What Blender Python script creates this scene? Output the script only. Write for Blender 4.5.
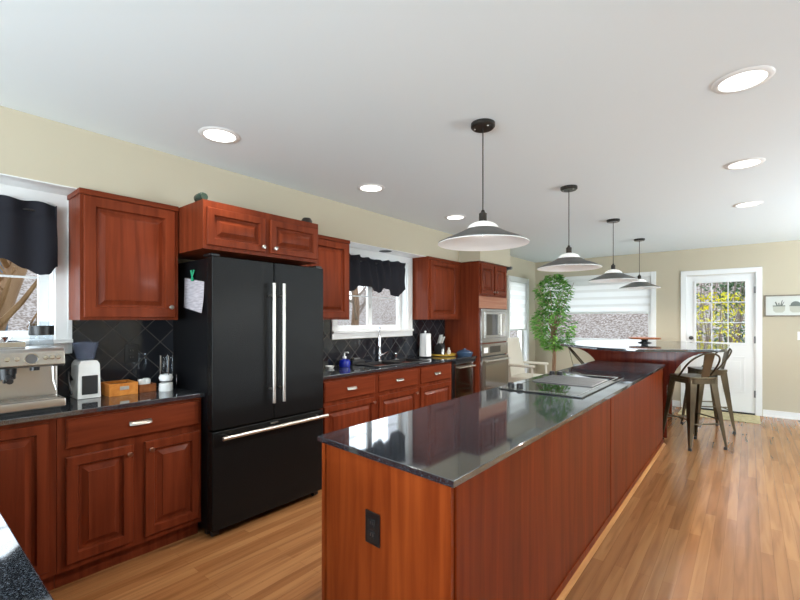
import bpy, bmesh, math, random
from mathutils import Vector, Matrix
random.seed(7)
PI = math.pi
SC = bpy.context.scene
COL = SC.collection
for o in list(bpy.data.objects):
    bpy.data.objects.remove(o)

# ------------------------------------------------------------------ camera, sky, daylight, fill lamps, exposure
cam_d = bpy.data.cameras.new('camera')
cam = bpy.data.objects.new('camera', cam_d)
COL.objects.link(cam)
cam.location = (0, 0, 1.38)
cam.rotation_euler = (PI / 2, 0, math.atan2(348, 425))
cam_d.sensor_width = 36
cam_d.lens = 425 / 800 * 36
cam_d.shift_y = 19 / 800
cam_d.clip_start = 0.05
SC.camera = cam

SC.view_settings.view_transform = 'Standard'
SC.view_settings.look = 'None'
SC.view_settings.gamma = 1
SC.view_settings.exposure = 0.45
SC.view_settings.use_curve_mapping = False

world = bpy.data.worlds.new('overcast_sky')
SC.world = world
world.use_nodes = True
wn = world.node_tree.nodes
wl = world.node_tree.links
bg = wn['Background']
tc = wn.new('ShaderNodeTexCoord')
sep = wn.new('ShaderNodeSeparateXYZ')
wl.new(tc.outputs['Generated'], sep.inputs[0])
rampw = wn.new('ShaderNodeValToRGB')
rampw.color_ramp.elements[0].position = 0.0
rampw.color_ramp.elements[0].color = (0.95, 0.97, 1.0, 1)
rampw.color_ramp.elements[1].position = 0.6
rampw.color_ramp.elements[1].color = (0.62, 0.78, 1.0, 1)
wl.new(sep.outputs['Z'], rampw.inputs[0])
wl.new(rampw.outputs[0], bg.inputs['Color'])
bg.inputs['Strength'].default_value = 1.5


def area(name, loc, rot, sx, sy, power, color=(1, 1, 1)):
    d = bpy.data.lights.new(name, 'AREA')
    d.shape = 'RECTANGLE'
    d.size, d.size_y = sx, sy
    d.energy = power
    d.color = color
    o = bpy.data.objects.new(name, d)
    o.location, o.rotation_euler = loc, rot
    COL.objects.link(o)
    return o


# added fill lamps standing in the unseen openings of the living side of the room (right of and behind the camera),
# tipped up to brighten the ceiling
UP = math.radians(58)
DAY = (0.78, 0.91, 1.0)
area('fill_right', (3.72, 5.4, 1.25), (PI / 2 + math.radians(80), 0, PI / 2), 3.0, 1.8, 430, DAY)
area('fill_back', (-0.2, -2.82, 1.25), (PI / 2 + UP, 0, 0), 4.4, 1.8, 280, DAY)
# daylight entering by the windows in view
area('daylight_far', (-2.07, 8.3, 1.45), (PI / 2 + math.radians(15), 0, PI), 1.6, 1.0, 5, DAY)
area('daylight_left', (-3.5, 7.15, 1.3), (PI / 2 + math.radians(15), 0, -PI / 2), 0.7, 1.5, 9, DAY)
area('daylight_left', (-3.55, 0.1, 1.65), (PI / 2, 0, -PI / 2), 1.2, 0.9, 10, DAY)
area('daylight_left', (-3.55, 3.49, 1.65), (PI / 2, 0, -PI / 2), 1.2, 0.9, 10, DAY)


# ------------------------------------------------------------------ mesh helpers
class MB:
    """collects shapes into one mesh"""

    def __init__(self):
        self.bm = bmesh.new()
        self.bev = False

    def add(self, bm2, M=None):
        if M is not None:
            bmesh.ops.transform(bm2, matrix=M, verts=bm2.verts)
        me = bpy.data.meshes.new('tmp')
        bm2.to_mesh(me)
        bm2.free()
        self.bm.from_mesh(me)
        bpy.data.meshes.remove(me)
        return self

    def box(self, x0, x1, y0, y1, z0, z1, bev=0.0, seg=2, M=None):
        b = bmesh.new()
        bmesh.ops.create_cube(b, size=1)
        bmesh.ops.transform(b, matrix=Matrix.Translation(((x0 + x1) / 2, (y0 + y1) / 2, (z0 + z1) / 2)) @ Matrix.Diagonal((abs(x1 - x0), abs(y1 - y0), abs(z1 - z0), 1)), verts=b.verts)
        if bev > 0:
            self.bev = True
            bmesh.ops.bevel(b, geom=list(b.edges), offset=bev, segments=seg, affect='EDGES', profile=0.5)
        return self.add(b, M)

    def tube(self, pts, r, seg=10, cap=True, closed=False):
        pts = [Vector(p) for p in pts]
        n = len(pts)
        rs = r if isinstance(r, (list, tuple)) else [r] * n
        b = bmesh.new()
        rings = []
        up = None
        for i, p in enumerate(pts):
            if closed:
                t = (pts[(i + 1) % n] - pts[i - 1]).normalized()
            elif i == 0:
                t = (pts[1] - pts[0]).normalized()
            elif i == n - 1:
                t = (pts[-1] - pts[-2]).normalized()
            else:
                t = ((pts[i + 1] - p).normalized() + (p - pts[i - 1]).normalized()).normalized()
            if up is None:
                up = Vector((0, 0, 1)) if abs(t.z) < 0.9 else Vector((1, 0, 0))
            s = t.cross(up).normalized()
            up = s.cross(t).normalized()
            rings.append([b.verts.new(p + rs[i] * (math.cos(2 * PI * k / seg) * s + math.sin(2 * PI * k / seg) * up)) for k in range(seg)])
        m = n if closed else n - 1
        for i in range(m):
            a, c = rings[i], rings[(i + 1) % n]
            for k in range(seg):
                b.faces.new((a[k], a[(k + 1) % seg], c[(k + 1) % seg], c[k]))
        if cap and not closed:
            b.faces.new(rings[0][::-1])
            b.faces.new(rings[-1])
        bmesh.ops.recalc_face_normals(b, faces=b.faces)
        return self.add(b)

    def lathe(self, prof, c=(0, 0, 0), seg=32, M=None, closed=False):
        """prof = [(r, z)...] spun around z"""
        b = bmesh.new()
        rings = []
        for r, z in prof:
            if r < 1e-5:
                rings.append([b.verts.new((0, 0, z))])
            else:
                rings.append([b.verts.new((r * math.cos(2 * PI * k / seg), r * math.sin(2 * PI * k / seg), z)) for k in range(seg)])
        pairs = list(zip(rings[:-1], rings[1:]))
        if closed:
            pairs.append((rings[-1], rings[0]))
        for a, d in pairs:
            for k in range(seg):
                k2 = (k + 1) % seg
                if len(a) == 1 and len(d) == 1:
                    continue
                if len(a) == 1:
                    b.faces.new((a[0], d[k], d[k2]))
                elif len(d) == 1:
                    b.faces.new((a[k], d[0], a[k2]))
                else:
                    b.faces.new((a[k], d[k], d[k2], a[k2]))
        bmesh.ops.recalc_face_normals(b, faces=b.faces)
        MM = Matrix.Translation(c)
        if M is not None:
            MM = MM @ M
        return self.add(b, MM)

    def cyl(self, p0, p1, r0, r1=None, seg=20):
        return self.tube([p0, p1], [r0, r0 if r1 is None else r1], seg)

    def sphere(self, c, r, seg=16, sc=(1, 1, 1)):
        b = bmesh.new()
        bmesh.ops.create_uvsphere(b, u_segments=seg, v_segments=max(6, seg // 2), radius=r)
        return self.add(b, Matrix.Translation(c) @ Matrix.Diagonal((*sc, 1)))

    def prism(self, poly, a, b_, axis='z', bev=0.0):
        """polygon extruded from a to b along an axis; poly is (x,y) for z, (x,z) for y, (y,z) for x"""
        b = bmesh.new()
        f = {'z': lambda u, v, w: (u, v, w), 'y': lambda u, v, w: (u, w, v), 'x': lambda u, v, w: (w, u, v)}[axis]
        lo = [b.verts.new(f(u, v, a)) for u, v in poly]
        hi = [b.verts.new(f(u, v, b_)) for u, v in poly]
        n = len(poly)
        b.faces.new(lo)
        b.faces.new(hi[::-1])
        for i in range(n):
            b.faces.new((lo[i], hi[i], hi[(i + 1) % n], lo[(i + 1) % n]))
        bmesh.ops.recalc_face_normals(b, faces=b.faces)
        if bev > 0:
            self.bev = True
            bmesh.ops.bevel(b, geom=list(b.edges), offset=bev, segments=2, affect='EDGES', profile=0.5)
        return self.add(b)

    def faces(self, verts, faces):
        b = bmesh.new()
        vs = [b.verts.new(v) for v in verts]
        for f in faces:
            b.faces.new([vs[i] for i in f])
        return self.add(b)

    def grid(self, fn, nu, nv, thick=0.0):
        """surface fn(u, v) with u, v in 0..1, solidified when thick"""
        b = bmesh.new()
        vs = [[b.verts.new(fn(i / nu, j / nv)) for j in range(nv + 1)] for i in range(nu + 1)]
        for i in range(nu):
            for j in range(nv):
                b.faces.new((vs[i][j], vs[i + 1][j], vs[i + 1][j + 1], vs[i][j + 1]))
        bmesh.ops.recalc_face_normals(b, faces=b.faces)
        if thick:
            bmesh.ops.solidify(b, geom=list(b.faces), thickness=thick)
        return self.add(b)

    def build(self, name, mat, parent=None, smooth=40):
        bm = self.bm
        bmesh.ops.remove_doubles(bm, verts=bm.verts, dist=1e-6)
        lim = math.radians(smooth)
        for e in bm.edges:
            e.smooth = len(e.link_faces) == 2 and e.calc_face_angle(0) < lim
        for f in bm.faces:
            f.smooth = True
        me = bpy.data.meshes.new(name)
        bm.to_mesh(me)
        bm.free()
        if mat:
            me.materials.append(mat)
        o = bpy.data.objects.new(name, me)
        COL.objects.link(o)
        if self.bev:
            wm = o.modifiers.new('weighted_normal', 'WEIGHTED_NORMAL')
            wm.keep_sharp = True
            wm.weight = 100
        if parent:
            o.parent = parent
        return o


def tag(o, label, cat, group=None, kind=None):
    o['label'] = label
    o['category'] = cat
    if group:
        o['group'] = group
    if kind:
        o['kind'] = kind
    return o


def thing(name, label, cat, loc=(0, 0, 0), rotz=0.0, group=None):
    o = bpy.data.objects.new(name, None)
    COL.objects.link(o)
    o.location = loc
    o.rotation_euler = (0, 0, rotz)
    o.empty_display_size = 0.1
    return tag(o, label, cat, group)


def struct(name, label=None, loc=None):
    o = bpy.data.objects.new(name, None)
    COL.objects.link(o)
    o['kind'] = 'structure'
    if loc:
        o.location = loc
    if label:
        o['label'] = label
    return o


def dup(root, loc, rotz, label, group=None):
    r = root.copy()
    COL.objects.link(r)
    r.location = loc
    r.rotation_euler = (0, 0, rotz)
    r['label'] = label
    if group:
        r['group'] = group
    for ch in list(root.children):
        c = ch.copy()
        COL.objects.link(c)
        c.parent = r
        for g in ch.children:
            d = g.copy()
            COL.objects.link(d)
            d.parent = c
    return r


# ------------------------------------------------------------------ materials
def srgb(r, g, b):
    f = lambda v: ((v / 255 + 0.055) / 1.055) ** 2.4 if v > 10.3 else v / 255 / 12.92
    return (f(r), f(g), f(b), 1)


def mat(name, col, rough=0.5, metal=0.0, spec=0.5, coat=0.0, noise=None, bump=None, emit=None, trans=0.0, coat_rough=0.05):
    """noise = (scale xyz, second colour, detail); bump = (scale, strength)"""
    m = bpy.data.materials.new(name)
    m.use_nodes = True
    nt = m.node_tree
    b = nt.nodes['Principled BSDF']
    b.inputs['Base Color'].default_value = col
    b.inputs['Roughness'].default_value = rough
    b.inputs['Metallic'].default_value = metal
    b.inputs['Specular IOR Level'].default_value = spec
    b.inputs['Coat Weight'].default_value = coat
    b.inputs['Coat Roughness'].default_value = coat_rough
    b.inputs['Transmission Weight'].default_value = trans
    if emit:
        b.inputs['Emission Color'].default_value = emit[0]
        b.inputs['Emission Strength'].default_value = emit[1]
    if noise or bump:
        t = nt.nodes.new('ShaderNodeTexCoord')
    if noise:
        mp = nt.nodes.new('ShaderNodeMapping')
        mp.inputs['Scale'].default_value = noise[0]
        nt.links.new(t.outputs['Object'], mp.inputs[0])
        n = nt.nodes.new('ShaderNodeTexNoise')
        n.inputs['Scale'].default_value = 1
        n.inputs['Detail'].default_value = noise[2] if len(noise) > 2 else 4
        nt.links.new(mp.outputs[0], n.inputs['Vector'])
        r = nt.nodes.new('ShaderNodeValToRGB')
        lo, hi = (noise[3] if len(noise) > 3 else (0.35, 0.65))
        r.color_ramp.elements[0].position = lo
        r.color_ramp.elements[1].position = hi
        r.color_ramp.elements[0].color = col
        r.color_ramp.elements[1].color = noise[1]
        nt.links.new(n.outputs['Fac'], r.inputs[0])
        nt.links.new(r.outputs[0], b.inputs['Base Color'])
    if bump:
        n2 = nt.nodes.new('ShaderNodeTexNoise')
        n2.inputs['Scale'].default_value = bump[0]
        n2.inputs['Detail'].default_value = 3
        nt.links.new(t.outputs['Object'], n2.inputs['Vector'])
        bp = nt.nodes.new('ShaderNodeBump')
        bp.inputs['Strength'].default_value = bump[1]
        bp.inputs['Distance'].default_value = 0.01
        nt.links.new(n2.outputs['Fac'], bp.inputs['Height'])
        nt.links.new(bp.outputs[0], b.inputs['Normal'])
    return m


def glass(name, tint=(1, 1, 1, 1), ior=1.45):
    """thin pane: see-through with a fresnel reflection"""
    m = bpy.data.materials.new(name)
    m.use_nodes = True
    nt = m.node_tree
    nt.nodes.clear()
    out = nt.nodes.new('ShaderNodeOutputMaterial')
    mix = nt.nodes.new('ShaderNodeMixShader')
    tr = nt.nodes.new('ShaderNodeBsdfTransparent')
    tr.inputs[0].default_value = tint
    gl = nt.nodes.new('ShaderNodeBsdfGlossy')
    gl.inputs['Roughness'].default_value = 0.02
    fr = nt.nodes.new('ShaderNodeFresnel')
    fr.inputs[0].default_value = ior
    geo = nt.nodes.new('ShaderNodeNewGeometry')
    inv = nt.nodes.new('ShaderNodeMath')
    inv.operation = 'SUBTRACT'
    inv.inputs[0].default_value = 1
    nt.links.new(geo.outputs['Backfacing'], inv.inputs[1])
    mul = nt.nodes.new('ShaderNodeMath')
    mul.operation = 'MULTIPLY'
    nt.links.new(fr.outputs[0], mul.inputs[0])
    nt.links.new(inv.outputs[0], mul.inputs[1])
    nt.links.new(mul.outputs[0], mix.inputs[0])
    nt.links.new(tr.outputs[0], mix.inputs[1])
    nt.links.new(gl.outputs[0], mix.inputs[2])
    nt.links.new(mix.outputs[0], out.inputs[0])
    return m


def wood(name, c1, c2, axis='z', rough=0.36, coat=0.04, fine=26, stretch=1.6, plank=None):
    """grained wood, grain running along the axis; plank = (axis letter, width) gives board-to-board tone"""
    m = bpy.data.materials.new(name)
    m.use_nodes = True
    nt = m.node_tree
    b = nt.nodes['Principled BSDF']
    b.inputs['Roughness'].default_value = rough
    b.inputs['Coat Weight'].default_value = coat
    b.inputs['Coat Roughness'].default_value = 0.12
    b.inputs['Specular IOR Level'].default_value = 0.07
    t = nt.nodes.new('ShaderNodeTexCoord')
    mp = nt.nodes.new('ShaderNodeMapping')
    s = [fine, fine, fine]
    s['xyz'.index(axis)] = stretch
    mp.inputs['Scale'].default_value = s
    nt.links.new(t.outputs['Object'], mp.inputs[0])
    n = nt.nodes.new('ShaderNodeTexNoise')
    n.inputs['Scale'].default_value = 1.0
    n.inputs['Detail'].default_value = 5
    n.inputs['Distortion'].default_value = 0.6
    nt.links.new(mp.outputs[0], n.inputs['Vector'])
    r = nt.nodes.new('ShaderNodeValToRGB')
    r.color_ramp.elements[0].position = 0.3
    r.color_ramp.elements[1].position = 0.72
    r.color_ramp.elements[0].color = c1
    r.color_ramp.elements[1].color = c2
    nt.links.new(n.outputs['Fac'], r.inputs[0])
    last = r.outputs[0]
    if plank:
        sp = nt.nodes.new('ShaderNodeSeparateXYZ')
        nt.links.new(t.outputs['Object'], sp.inputs[0])
        dv = nt.nodes.new('ShaderNodeMath')
        dv.operation = 'DIVIDE'
        dv.inputs[1].default_value = plank[1]
        nt.links.new(sp.outputs[plank[0].upper()], dv.inputs[0])
        fl = nt.nodes.new('ShaderNodeMath')
        fl.operation = 'FLOOR'
        nt.links.new(dv.outputs[0], fl.inputs[0])
        wnz = nt.nodes.new('ShaderNodeTexWhiteNoise')
        wnz.noise_dimensions = '1D'
        nt.links.new(fl.outputs[0], wnz.inputs['W'])
        mr = nt.nodes.new('ShaderNodeMapRange')
        mr.inputs[3].default_value = 0.86
        mr.inputs[4].default_value = 1.1
        nt.links.new(wnz.outputs['Value'], mr.inputs[0])
        hsv = nt.nodes.new('ShaderNodeHueSaturation')
        nt.links.new(mr.outputs[0], hsv.inputs['Value'])
        nt.links.new(last, hsv.inputs['Color'])
        last = hsv.outputs[0]
    nt.links.new(last, b.inputs['Base Color'])
    return m


def floor_material():
    m = bpy.data.materials.new('oak_strip_floor')
    m.use_nodes = True
    nt = m.node_tree
    L = nt.links.new
    b = nt.nodes['Principled BSDF']
    t = nt.nodes.new('ShaderNodeTexCoord')
    mp = nt.nodes.new('ShaderNodeMapping')
    mp.inputs['Rotation'].default_value = (0, 0, PI / 2)
    L(t.outputs['Object'], mp.inputs[0])
    br = nt.nodes.new('ShaderNodeTexBrick')
    br.offset = 0.37
    br.inputs['Scale'].default_value = 1
    br.inputs['Brick Width'].default_value = 1.1
    br.inputs['Row Height'].default_value = 0.058
    br.inputs['Mortar Size'].default_value = 0.0007
    br.inputs['Mortar Smooth'].default_value = 0.3
    br.inputs['Bias'].default_value = -0.1
    br.inputs['Color1'].default_value = srgb(170, 120, 76)
    br.inputs['Color2'].default_value = srgb(146, 96, 56)
    br.inputs['Mortar'].default_value = srgb(122, 78, 44)
    L(mp.outputs[0], br.inputs['Vector'])
    mp2 = nt.nodes.new('ShaderNodeMapping')
    mp2.inputs['Scale'].default_value = (26, 1.6, 1)
    L(t.outputs['Object'], mp2.inputs[0])
    n = nt.nodes.new('ShaderNodeTexNoise')
    n.inputs['Scale'].default_value = 1
    n.inputs['Detail'].default_value = 1.6
    n.inputs['Distortion'].default_value = 0.8
    L(mp2.outputs[0], n.inputs['Vector'])
    r = nt.nodes.new('ShaderNodeValToRGB')
    r.color_ramp.elements[0].position = 0.32
    r.color_ramp.elements[0].color = (0.66, 0.6, 0.54, 1)
    r.color_ramp.elements[1].position = 0.62
    r.color_ramp.elements[1].color = (1.12, 1.12, 1.12, 1)
    L(n.outputs['Fac'], r.inputs[0])
    mx = nt.nodes.new('ShaderNodeMix')
    mx.data_type = 'RGBA'
    mx.blend_type = 'MULTIPLY'
    mx.inputs[0].default_value = 0.6
    L(br.outputs['Color'], mx.inputs[6])
    L(r.outputs[0], mx.inputs[7])
    L(mx.outputs[2], b.inputs['Base Color'])
    b.inputs['Roughness'].default_value = 0.22
    b.inputs['IOR'].default_value = 1.6
    return m


def granite_material():
    m = bpy.data.materials.new('black_speckled_granite')
    m.use_nodes = True
    nt = m.node_tree
    L = nt.links.new
    b = nt.nodes['Principled BSDF']
    t = nt.nodes.new('ShaderNodeTexCoord')
    n = nt.nodes.new('ShaderNodeTexNoise')
    n.inputs['Scale'].default_value = 330
    n.inputs['Detail'].default_value = 2
    L(t.outputs['Object'], n.inputs['Vector'])
    r = nt.nodes.new('ShaderNodeValToRGB')
    r.color_ramp.elements[0].position = 0.5
    r.color_ramp.elements[0].color = (0.006, 0.007, 0.009, 1)
    r.color_ramp.elements[1].position = 0.74
    r.color_ramp.elements[1].color = (0.14, 0.16, 0.19, 1)
    L(n.outputs['Fac'], r.inputs[0])
    L(r.outputs[0], b.inputs['Base Color'])
    b.inputs['Roughness'].default_value = 0.05
    b.inputs['IOR'].default_value = 2.5
    return m


def tile_material():
    m = bpy.data.materials.new('black_diagonal_tile')
    m.use_nodes = True
    nt = m.node_tree
    L = nt.links.new
    b = nt.nodes['Principled BSDF']
    t = nt.nodes.new('ShaderNodeTexCoord')
    sp = nt.nodes.new('ShaderNodeSeparateXYZ')
    L(t.outputs['Object'], sp.inputs[0])
    cb = nt.nodes.new('ShaderNodeCombineXYZ')
    L(sp.outputs['Y'], cb.inputs['X'])
    L(sp.outputs['Z'], cb.inputs['Y'])
    mp = nt.nodes.new('ShaderNodeMapping')
    mp.inputs['Rotation'].default_value = (0, 0, PI / 4)
    L(cb.outputs[0], mp.inputs[0])
    br = nt.nodes.new('ShaderNodeTexBrick')
    br.offset = 0
    br.inputs['Scale'].default_value = 1
    br.inputs['Brick Width'].default_value = 0.133
    br.inputs['Row Height'].default_value = 0.133
    br.inputs['Mortar Size'].default_value = 0.0035
    br.inputs['Mortar Smooth'].default_value = 0.2
    br.inputs['Color1'].default_value = (0.012, 0.013, 0.017, 1)
    br.inputs['Color2'].default_value = (0.02, 0.022, 0.028, 1)
    br.inputs['Mortar'].default_value = (0.06, 0.055, 0.05, 1)
    L(mp.outputs[0], br.inputs['Vector'])
    L(br.outputs['Color'], b.inputs['Base Color'])
    r = nt.nodes.new('ShaderNodeMapRange')
    r.inputs[3].default_value = 0.1
    r.inputs[4].default_value = 0.8
    L(br.outputs['Fac'], r.inputs[0])
    L(r.outputs[0], b.inputs['Roughness'])
    bp = nt.nodes.new('ShaderNodeBump')
    bp.inputs['Strength'].default_value = 0.5
    bp.inputs['Distance'].default_value = 0.003
    bp.invert = True
    L(br.outputs['Fac'], bp.inputs['Height'])
    L(bp.outputs[0], b.inputs['Normal'])
    return m


M = {}
M['wall'] = mat('beige_wall_paint', srgb(193, 183, 161), 0.85, spec=0.2)
M['ceil'] = mat('white_ceiling_paint', srgb(230, 237, 239), 0.9, spec=0.1)
M['white'] = mat('white_trim_paint', srgb(232, 232, 230), 0.4)
M['whiteplain'] = mat('white_plastic', srgb(235, 235, 232), 0.35)
M['floor'] = floor_material()
M['granite'] = granite_material()
M['tile'] = tile_material()
CH1, CH2 = srgb(96, 40, 22), srgb(126, 57, 33)
M['cherry'] = wood('cherry_upright_grain', CH1, CH2, 'z')
M['cherryh'] = wood('cherry_level_grain', CH1, CH2, 'x')
IS1, IS2 = srgb(120, 48, 18), srgb(154, 72, 30)
M['island'] = wood('island_cherry_veneer', IS1, IS2, 'z', rough=0.36, coat=0.04, fine=22, stretch=1.3)
M['islandside_shaded'] = wood('island_cherry_boards_shaded', srgb(102, 36, 11), srgb(132, 55, 20), 'z', rough=0.36, coat=0.04, fine=22, stretch=1.3, plank=('y', 0.105))  # island veneer darkened, the long side's shade put into its colour
M['bar'] = wood('dark_cherry_bar_wood', srgb(96, 28, 16), srgb(130, 48, 26), 'z', rough=0.25, coat=0.5)
M['oaktrim'] = wood('oak_shoe_moulding', srgb(176, 116, 66), srgb(204, 144, 90), 'y')
M['fridge'] = mat('black_textured_enamel', (0.008, 0.008, 0.008, 1), 0.26, spec=0.16, bump=(180, 0.25))
M['fridgeside'] = mat('black_satin_enamel', (0.006, 0.006, 0.007, 1), 0.35, spec=0.2)
M['steel'] = mat('brushed_stainless_steel', (0.47, 0.46, 0.44, 1), 0.25, metal=1.0)
M['steelwarm'] = mat('satin_warm_steel', (0.66, 0.63, 0.58, 1), 0.35, metal=1.0)
M['espresso'] = mat('brushed_machine_steel', (0.5, 0.47, 0.43, 1), 0.3, metal=1.0)
M['chrome'] = mat('polished_chrome', (0.75, 0.75, 0.76, 1), 0.08, metal=1.0)
M['mirror'] = mat('dark_mirror_steel', (0.5, 0.47, 0.44, 1), 0.09, metal=1.0)
M['ovenglass'] = mat('dark_oven_glass', (0.03, 0.03, 0.03, 1), 0.04, spec=1.0)
M['nickel'] = mat('brushed_nickel', (0.42, 0.39, 0.35, 1), 0.34, metal=1.0)
M['copper'] = mat('antique_copper_knob', (0.45, 0.25, 0.18, 1), 0.3, metal=1.0)
M['black'] = mat('black_plastic', (0.012, 0.012, 0.013, 1), 0.35)
M['blackmatt'] = mat('matt_black', (0.015, 0.015, 0.016, 1), 0.7)
M['bronze'] = mat('dark_bronze_metal', (0.05, 0.045, 0.04, 1), 0.35, metal=0.7)
M['gun'] = mat('gunmetal_stool_steel', srgb(78, 68, 52), 0.34, metal=0.85, noise=((6, 6, 3), srgb(104, 92, 72), 3))
M['fabric'] = mat('black_valance_cloth', (0.018, 0.018, 0.023, 1), 0.9, spec=0.15, bump=(300, 0.2))
M['shade'] = mat('pewter_lamp_shade', (0.16, 0.16, 0.15, 1), 0.38, metal=0.85)
M['shadein'] = mat('white_enamel_shade', srgb(240, 240, 238), 0.4)
M['frost'] = mat('frosted_white_glass', srgb(244, 244, 240), 0.35, emit=((1, 0.98, 0.94, 1), 0.25))
M['bulb'] = mat('lit_bulb', srgb(250, 250, 246), 0.4, emit=((0.94, 0.97, 1.0, 1), 9.0))
M['lamp'] = mat('lit_lamp_diffuser', srgb(255, 255, 252), 0.5, emit=((1, 0.97, 0.92, 1), 2.2))
M['glass'] = glass('window_glass', ior=1.18)
M['clear'] = glass('clear_glass', (0.93, 0.95, 0.97, 1), 1.3)
M['smoke'] = glass('smoked_plastic', (0.72, 0.75, 0.82, 1), 1.7)
_nt = M['smoke'].node_tree
_o = [n for n in _nt.nodes if n.type == 'OUTPUT_MATERIAL'][0]
_was = _o.inputs[0].links[0].from_socket
_mx = _nt.nodes.new('ShaderNodeMixShader')
_mx.inputs[0].default_value = 0.3
_df = _nt.nodes.new('ShaderNodeBsdfDiffuse')
_df.inputs[0].default_value = srgb(150, 158, 180)
_nt.links.new(_was, _mx.inputs[1])
_nt.links.new(_df.outputs[0], _mx.inputs[2])
_nt.links.new(_mx.outputs[0], _o.inputs[0])
M['cooktop'] = mat('black_cooktop_glass', (0.008, 0.009, 0.01, 1), 0.03, spec=1.0)
M['grille'] = mat('grey_vent_steel', (0.16, 0.16, 0.16, 1), 0.4, metal=0.7)
M['paper'] = mat('white_paper', srgb(206, 200, 204), 0.8, noise=((14, 14, 150), srgb(176, 168, 174), 1))
M['towel'] = mat('paper_towel', srgb(238, 238, 236), 0.95, bump=(120, 0.3))
M['green'] = mat('green_plastic', srgb(40, 165, 120), 0.4)
M['boxwood'] = wood('honey_bamboo', srgb(176, 104, 44), srgb(206, 136, 66), 'y', rough=0.4)
M['walnut'] = wood('brown_wood', srgb(110, 62, 34), srgb(146, 88, 52), 'y', rough=0.4)
M['blue'] = mat('blue_soap_glass', srgb(12, 30, 140), 0.1, spec=0.8)
M['bluedish'] = mat('slate_blue_glaze', srgb(52, 72, 96), 0.2)
M['yellow'] = mat('ochre_tray_glaze', srgb(176, 140, 50), 0.35)
M['cream'] = mat('cream_upholstery', srgb(222, 217, 205), 0.9, spec=0.1, bump=(200, 0.2))
M['leaf'] = mat('ficus_leaf', srgb(60, 128, 44), 0.45, spec=0.25, noise=((7, 7, 7), srgb(150, 198, 100), 2))
M['bark'] = mat('grey_brown_bark', srgb(120, 92, 70), 0.9, noise=((30, 30, 4), srgb(164, 132, 104), 4), bump=(40, 0.4))
M['pot'] = mat('woven_basket_pot', srgb(140, 110, 80), 0.8, bump=(60, 0.6))
M['soil'] = mat('dark_soil', srgb(60, 45, 35), 1.0)


def cloth_blind(name, col, fac):
    m = bpy.data.materials.new(name)
    m.use_nodes = True
    nt = m.node_tree
    nt.nodes.clear()
    out = nt.nodes.new('ShaderNodeOutputMaterial')
    mix = nt.nodes.new('ShaderNodeMixShader')
    mix.inputs[0].default_value = fac
    d = nt.nodes.new('ShaderNodeBsdfDiffuse')
    t = nt.nodes.new('ShaderNodeBsdfTranslucent')
    d.inputs[0].default_value = col
    t.inputs[0].default_value = col
    nt.links.new(d.outputs[0], mix.inputs[1])
    nt.links.new(t.outputs[0], mix.inputs[2])
    nt.links.new(mix.outputs[0], out.inputs[0])
    return m


M['blind'] = cloth_blind('white_band_blind', srgb(250, 249, 247), 0.6)
M['blindband'] = cloth_blind('sheer_blind_mesh', srgb(236, 234, 230), 0.7)
M['mat'] = mat('mottled_entry_mat', srgb(206, 192, 150), 0.9, noise=((22, 22, 22), srgb(176, 160, 120), 4))
M['frame'] = mat('weathered_grey_frame', srgb(122, 112, 98), 0.6, noise=((30, 30, 30), srgb(140, 130, 116), 3))
M['art'] = mat('pale_print_paper', srgb(208, 210, 203), 0.7)
M['ink'] = mat('grey_print_ink', srgb(112, 118, 112), 0.8)
M['inklight'] = mat('pale_print_ink', srgb(186, 186, 172), 0.8)
M['ground'] = mat('winter_lawn', srgb(120, 116, 78), 1.0, noise=((1.2, 1.2, 1.2), srgb(150, 132, 104), 6))
M['brush'] = mat('bare_brush_hillside', srgb(134, 114, 98), 1.0, noise=((12, 12, 11), srgb(198, 182, 168), 9, (0.38, 0.62)))
M['siding'] = mat('blue_grey_siding', srgb(120, 134, 150), 0.8)
M['tanwood'] = mat('tan_fence_wood', srgb(186, 150, 112), 0.8, noise=((4, 4, 1), srgb(150, 116, 84), 4))
M['forsythia'] = mat('yellow_blossom', srgb(248, 224, 40), 0.8, noise=((14, 14, 14), srgb(210, 206, 60), 2))
M['evergreen'] = mat('evergreen_needles', srgb(64, 100, 62), 0.9, noise=((14, 14, 14), srgb(132, 152, 112), 2))
M['twig'] = mat('grey_twigs', srgb(150, 132, 118), 0.9)

# ------------------------------------------------------------------ room shell
XL, XR, YB, YF, ZC = -3.155, 3.6, -2.7, 7.95, 2.46
WT = 0.16


def wall(name, plane, a0, a1, holes, outward):
    """plane 'x' or 'y' with its coordinate; holes = (a0, a1, z0, z1)"""
    ax, pos = plane
    A = sorted({a0, a1, *[h[0] for h in holes], *[h[1] for h in holes]})
    Z = sorted({0.0, ZC, *[h[2] for h in holes], *[h[3] for h in holes]})
    w = MB()
    p0, p1 = sorted((pos, pos + outward * WT))
    for i in range(len(A) - 1):
        for j in range(len(Z) - 1):
            ca, cz = (A[i] + A[i + 1]) / 2, (Z[j] + Z[j + 1]) / 2
            if any(h[0] < ca < h[1] and h[2] < cz < h[3] for h in holes):
                continue
            if ax == 'x':
                w.box(p0, p1, A[i], A[i + 1], Z[j], Z[j + 1])
            else:
                w.box(A[i], A[i + 1], p0, p1, Z[j], Z[j + 1])
    o = w.build(name, M['wall'])
    o['kind'] = 'structure'
    return o


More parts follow.
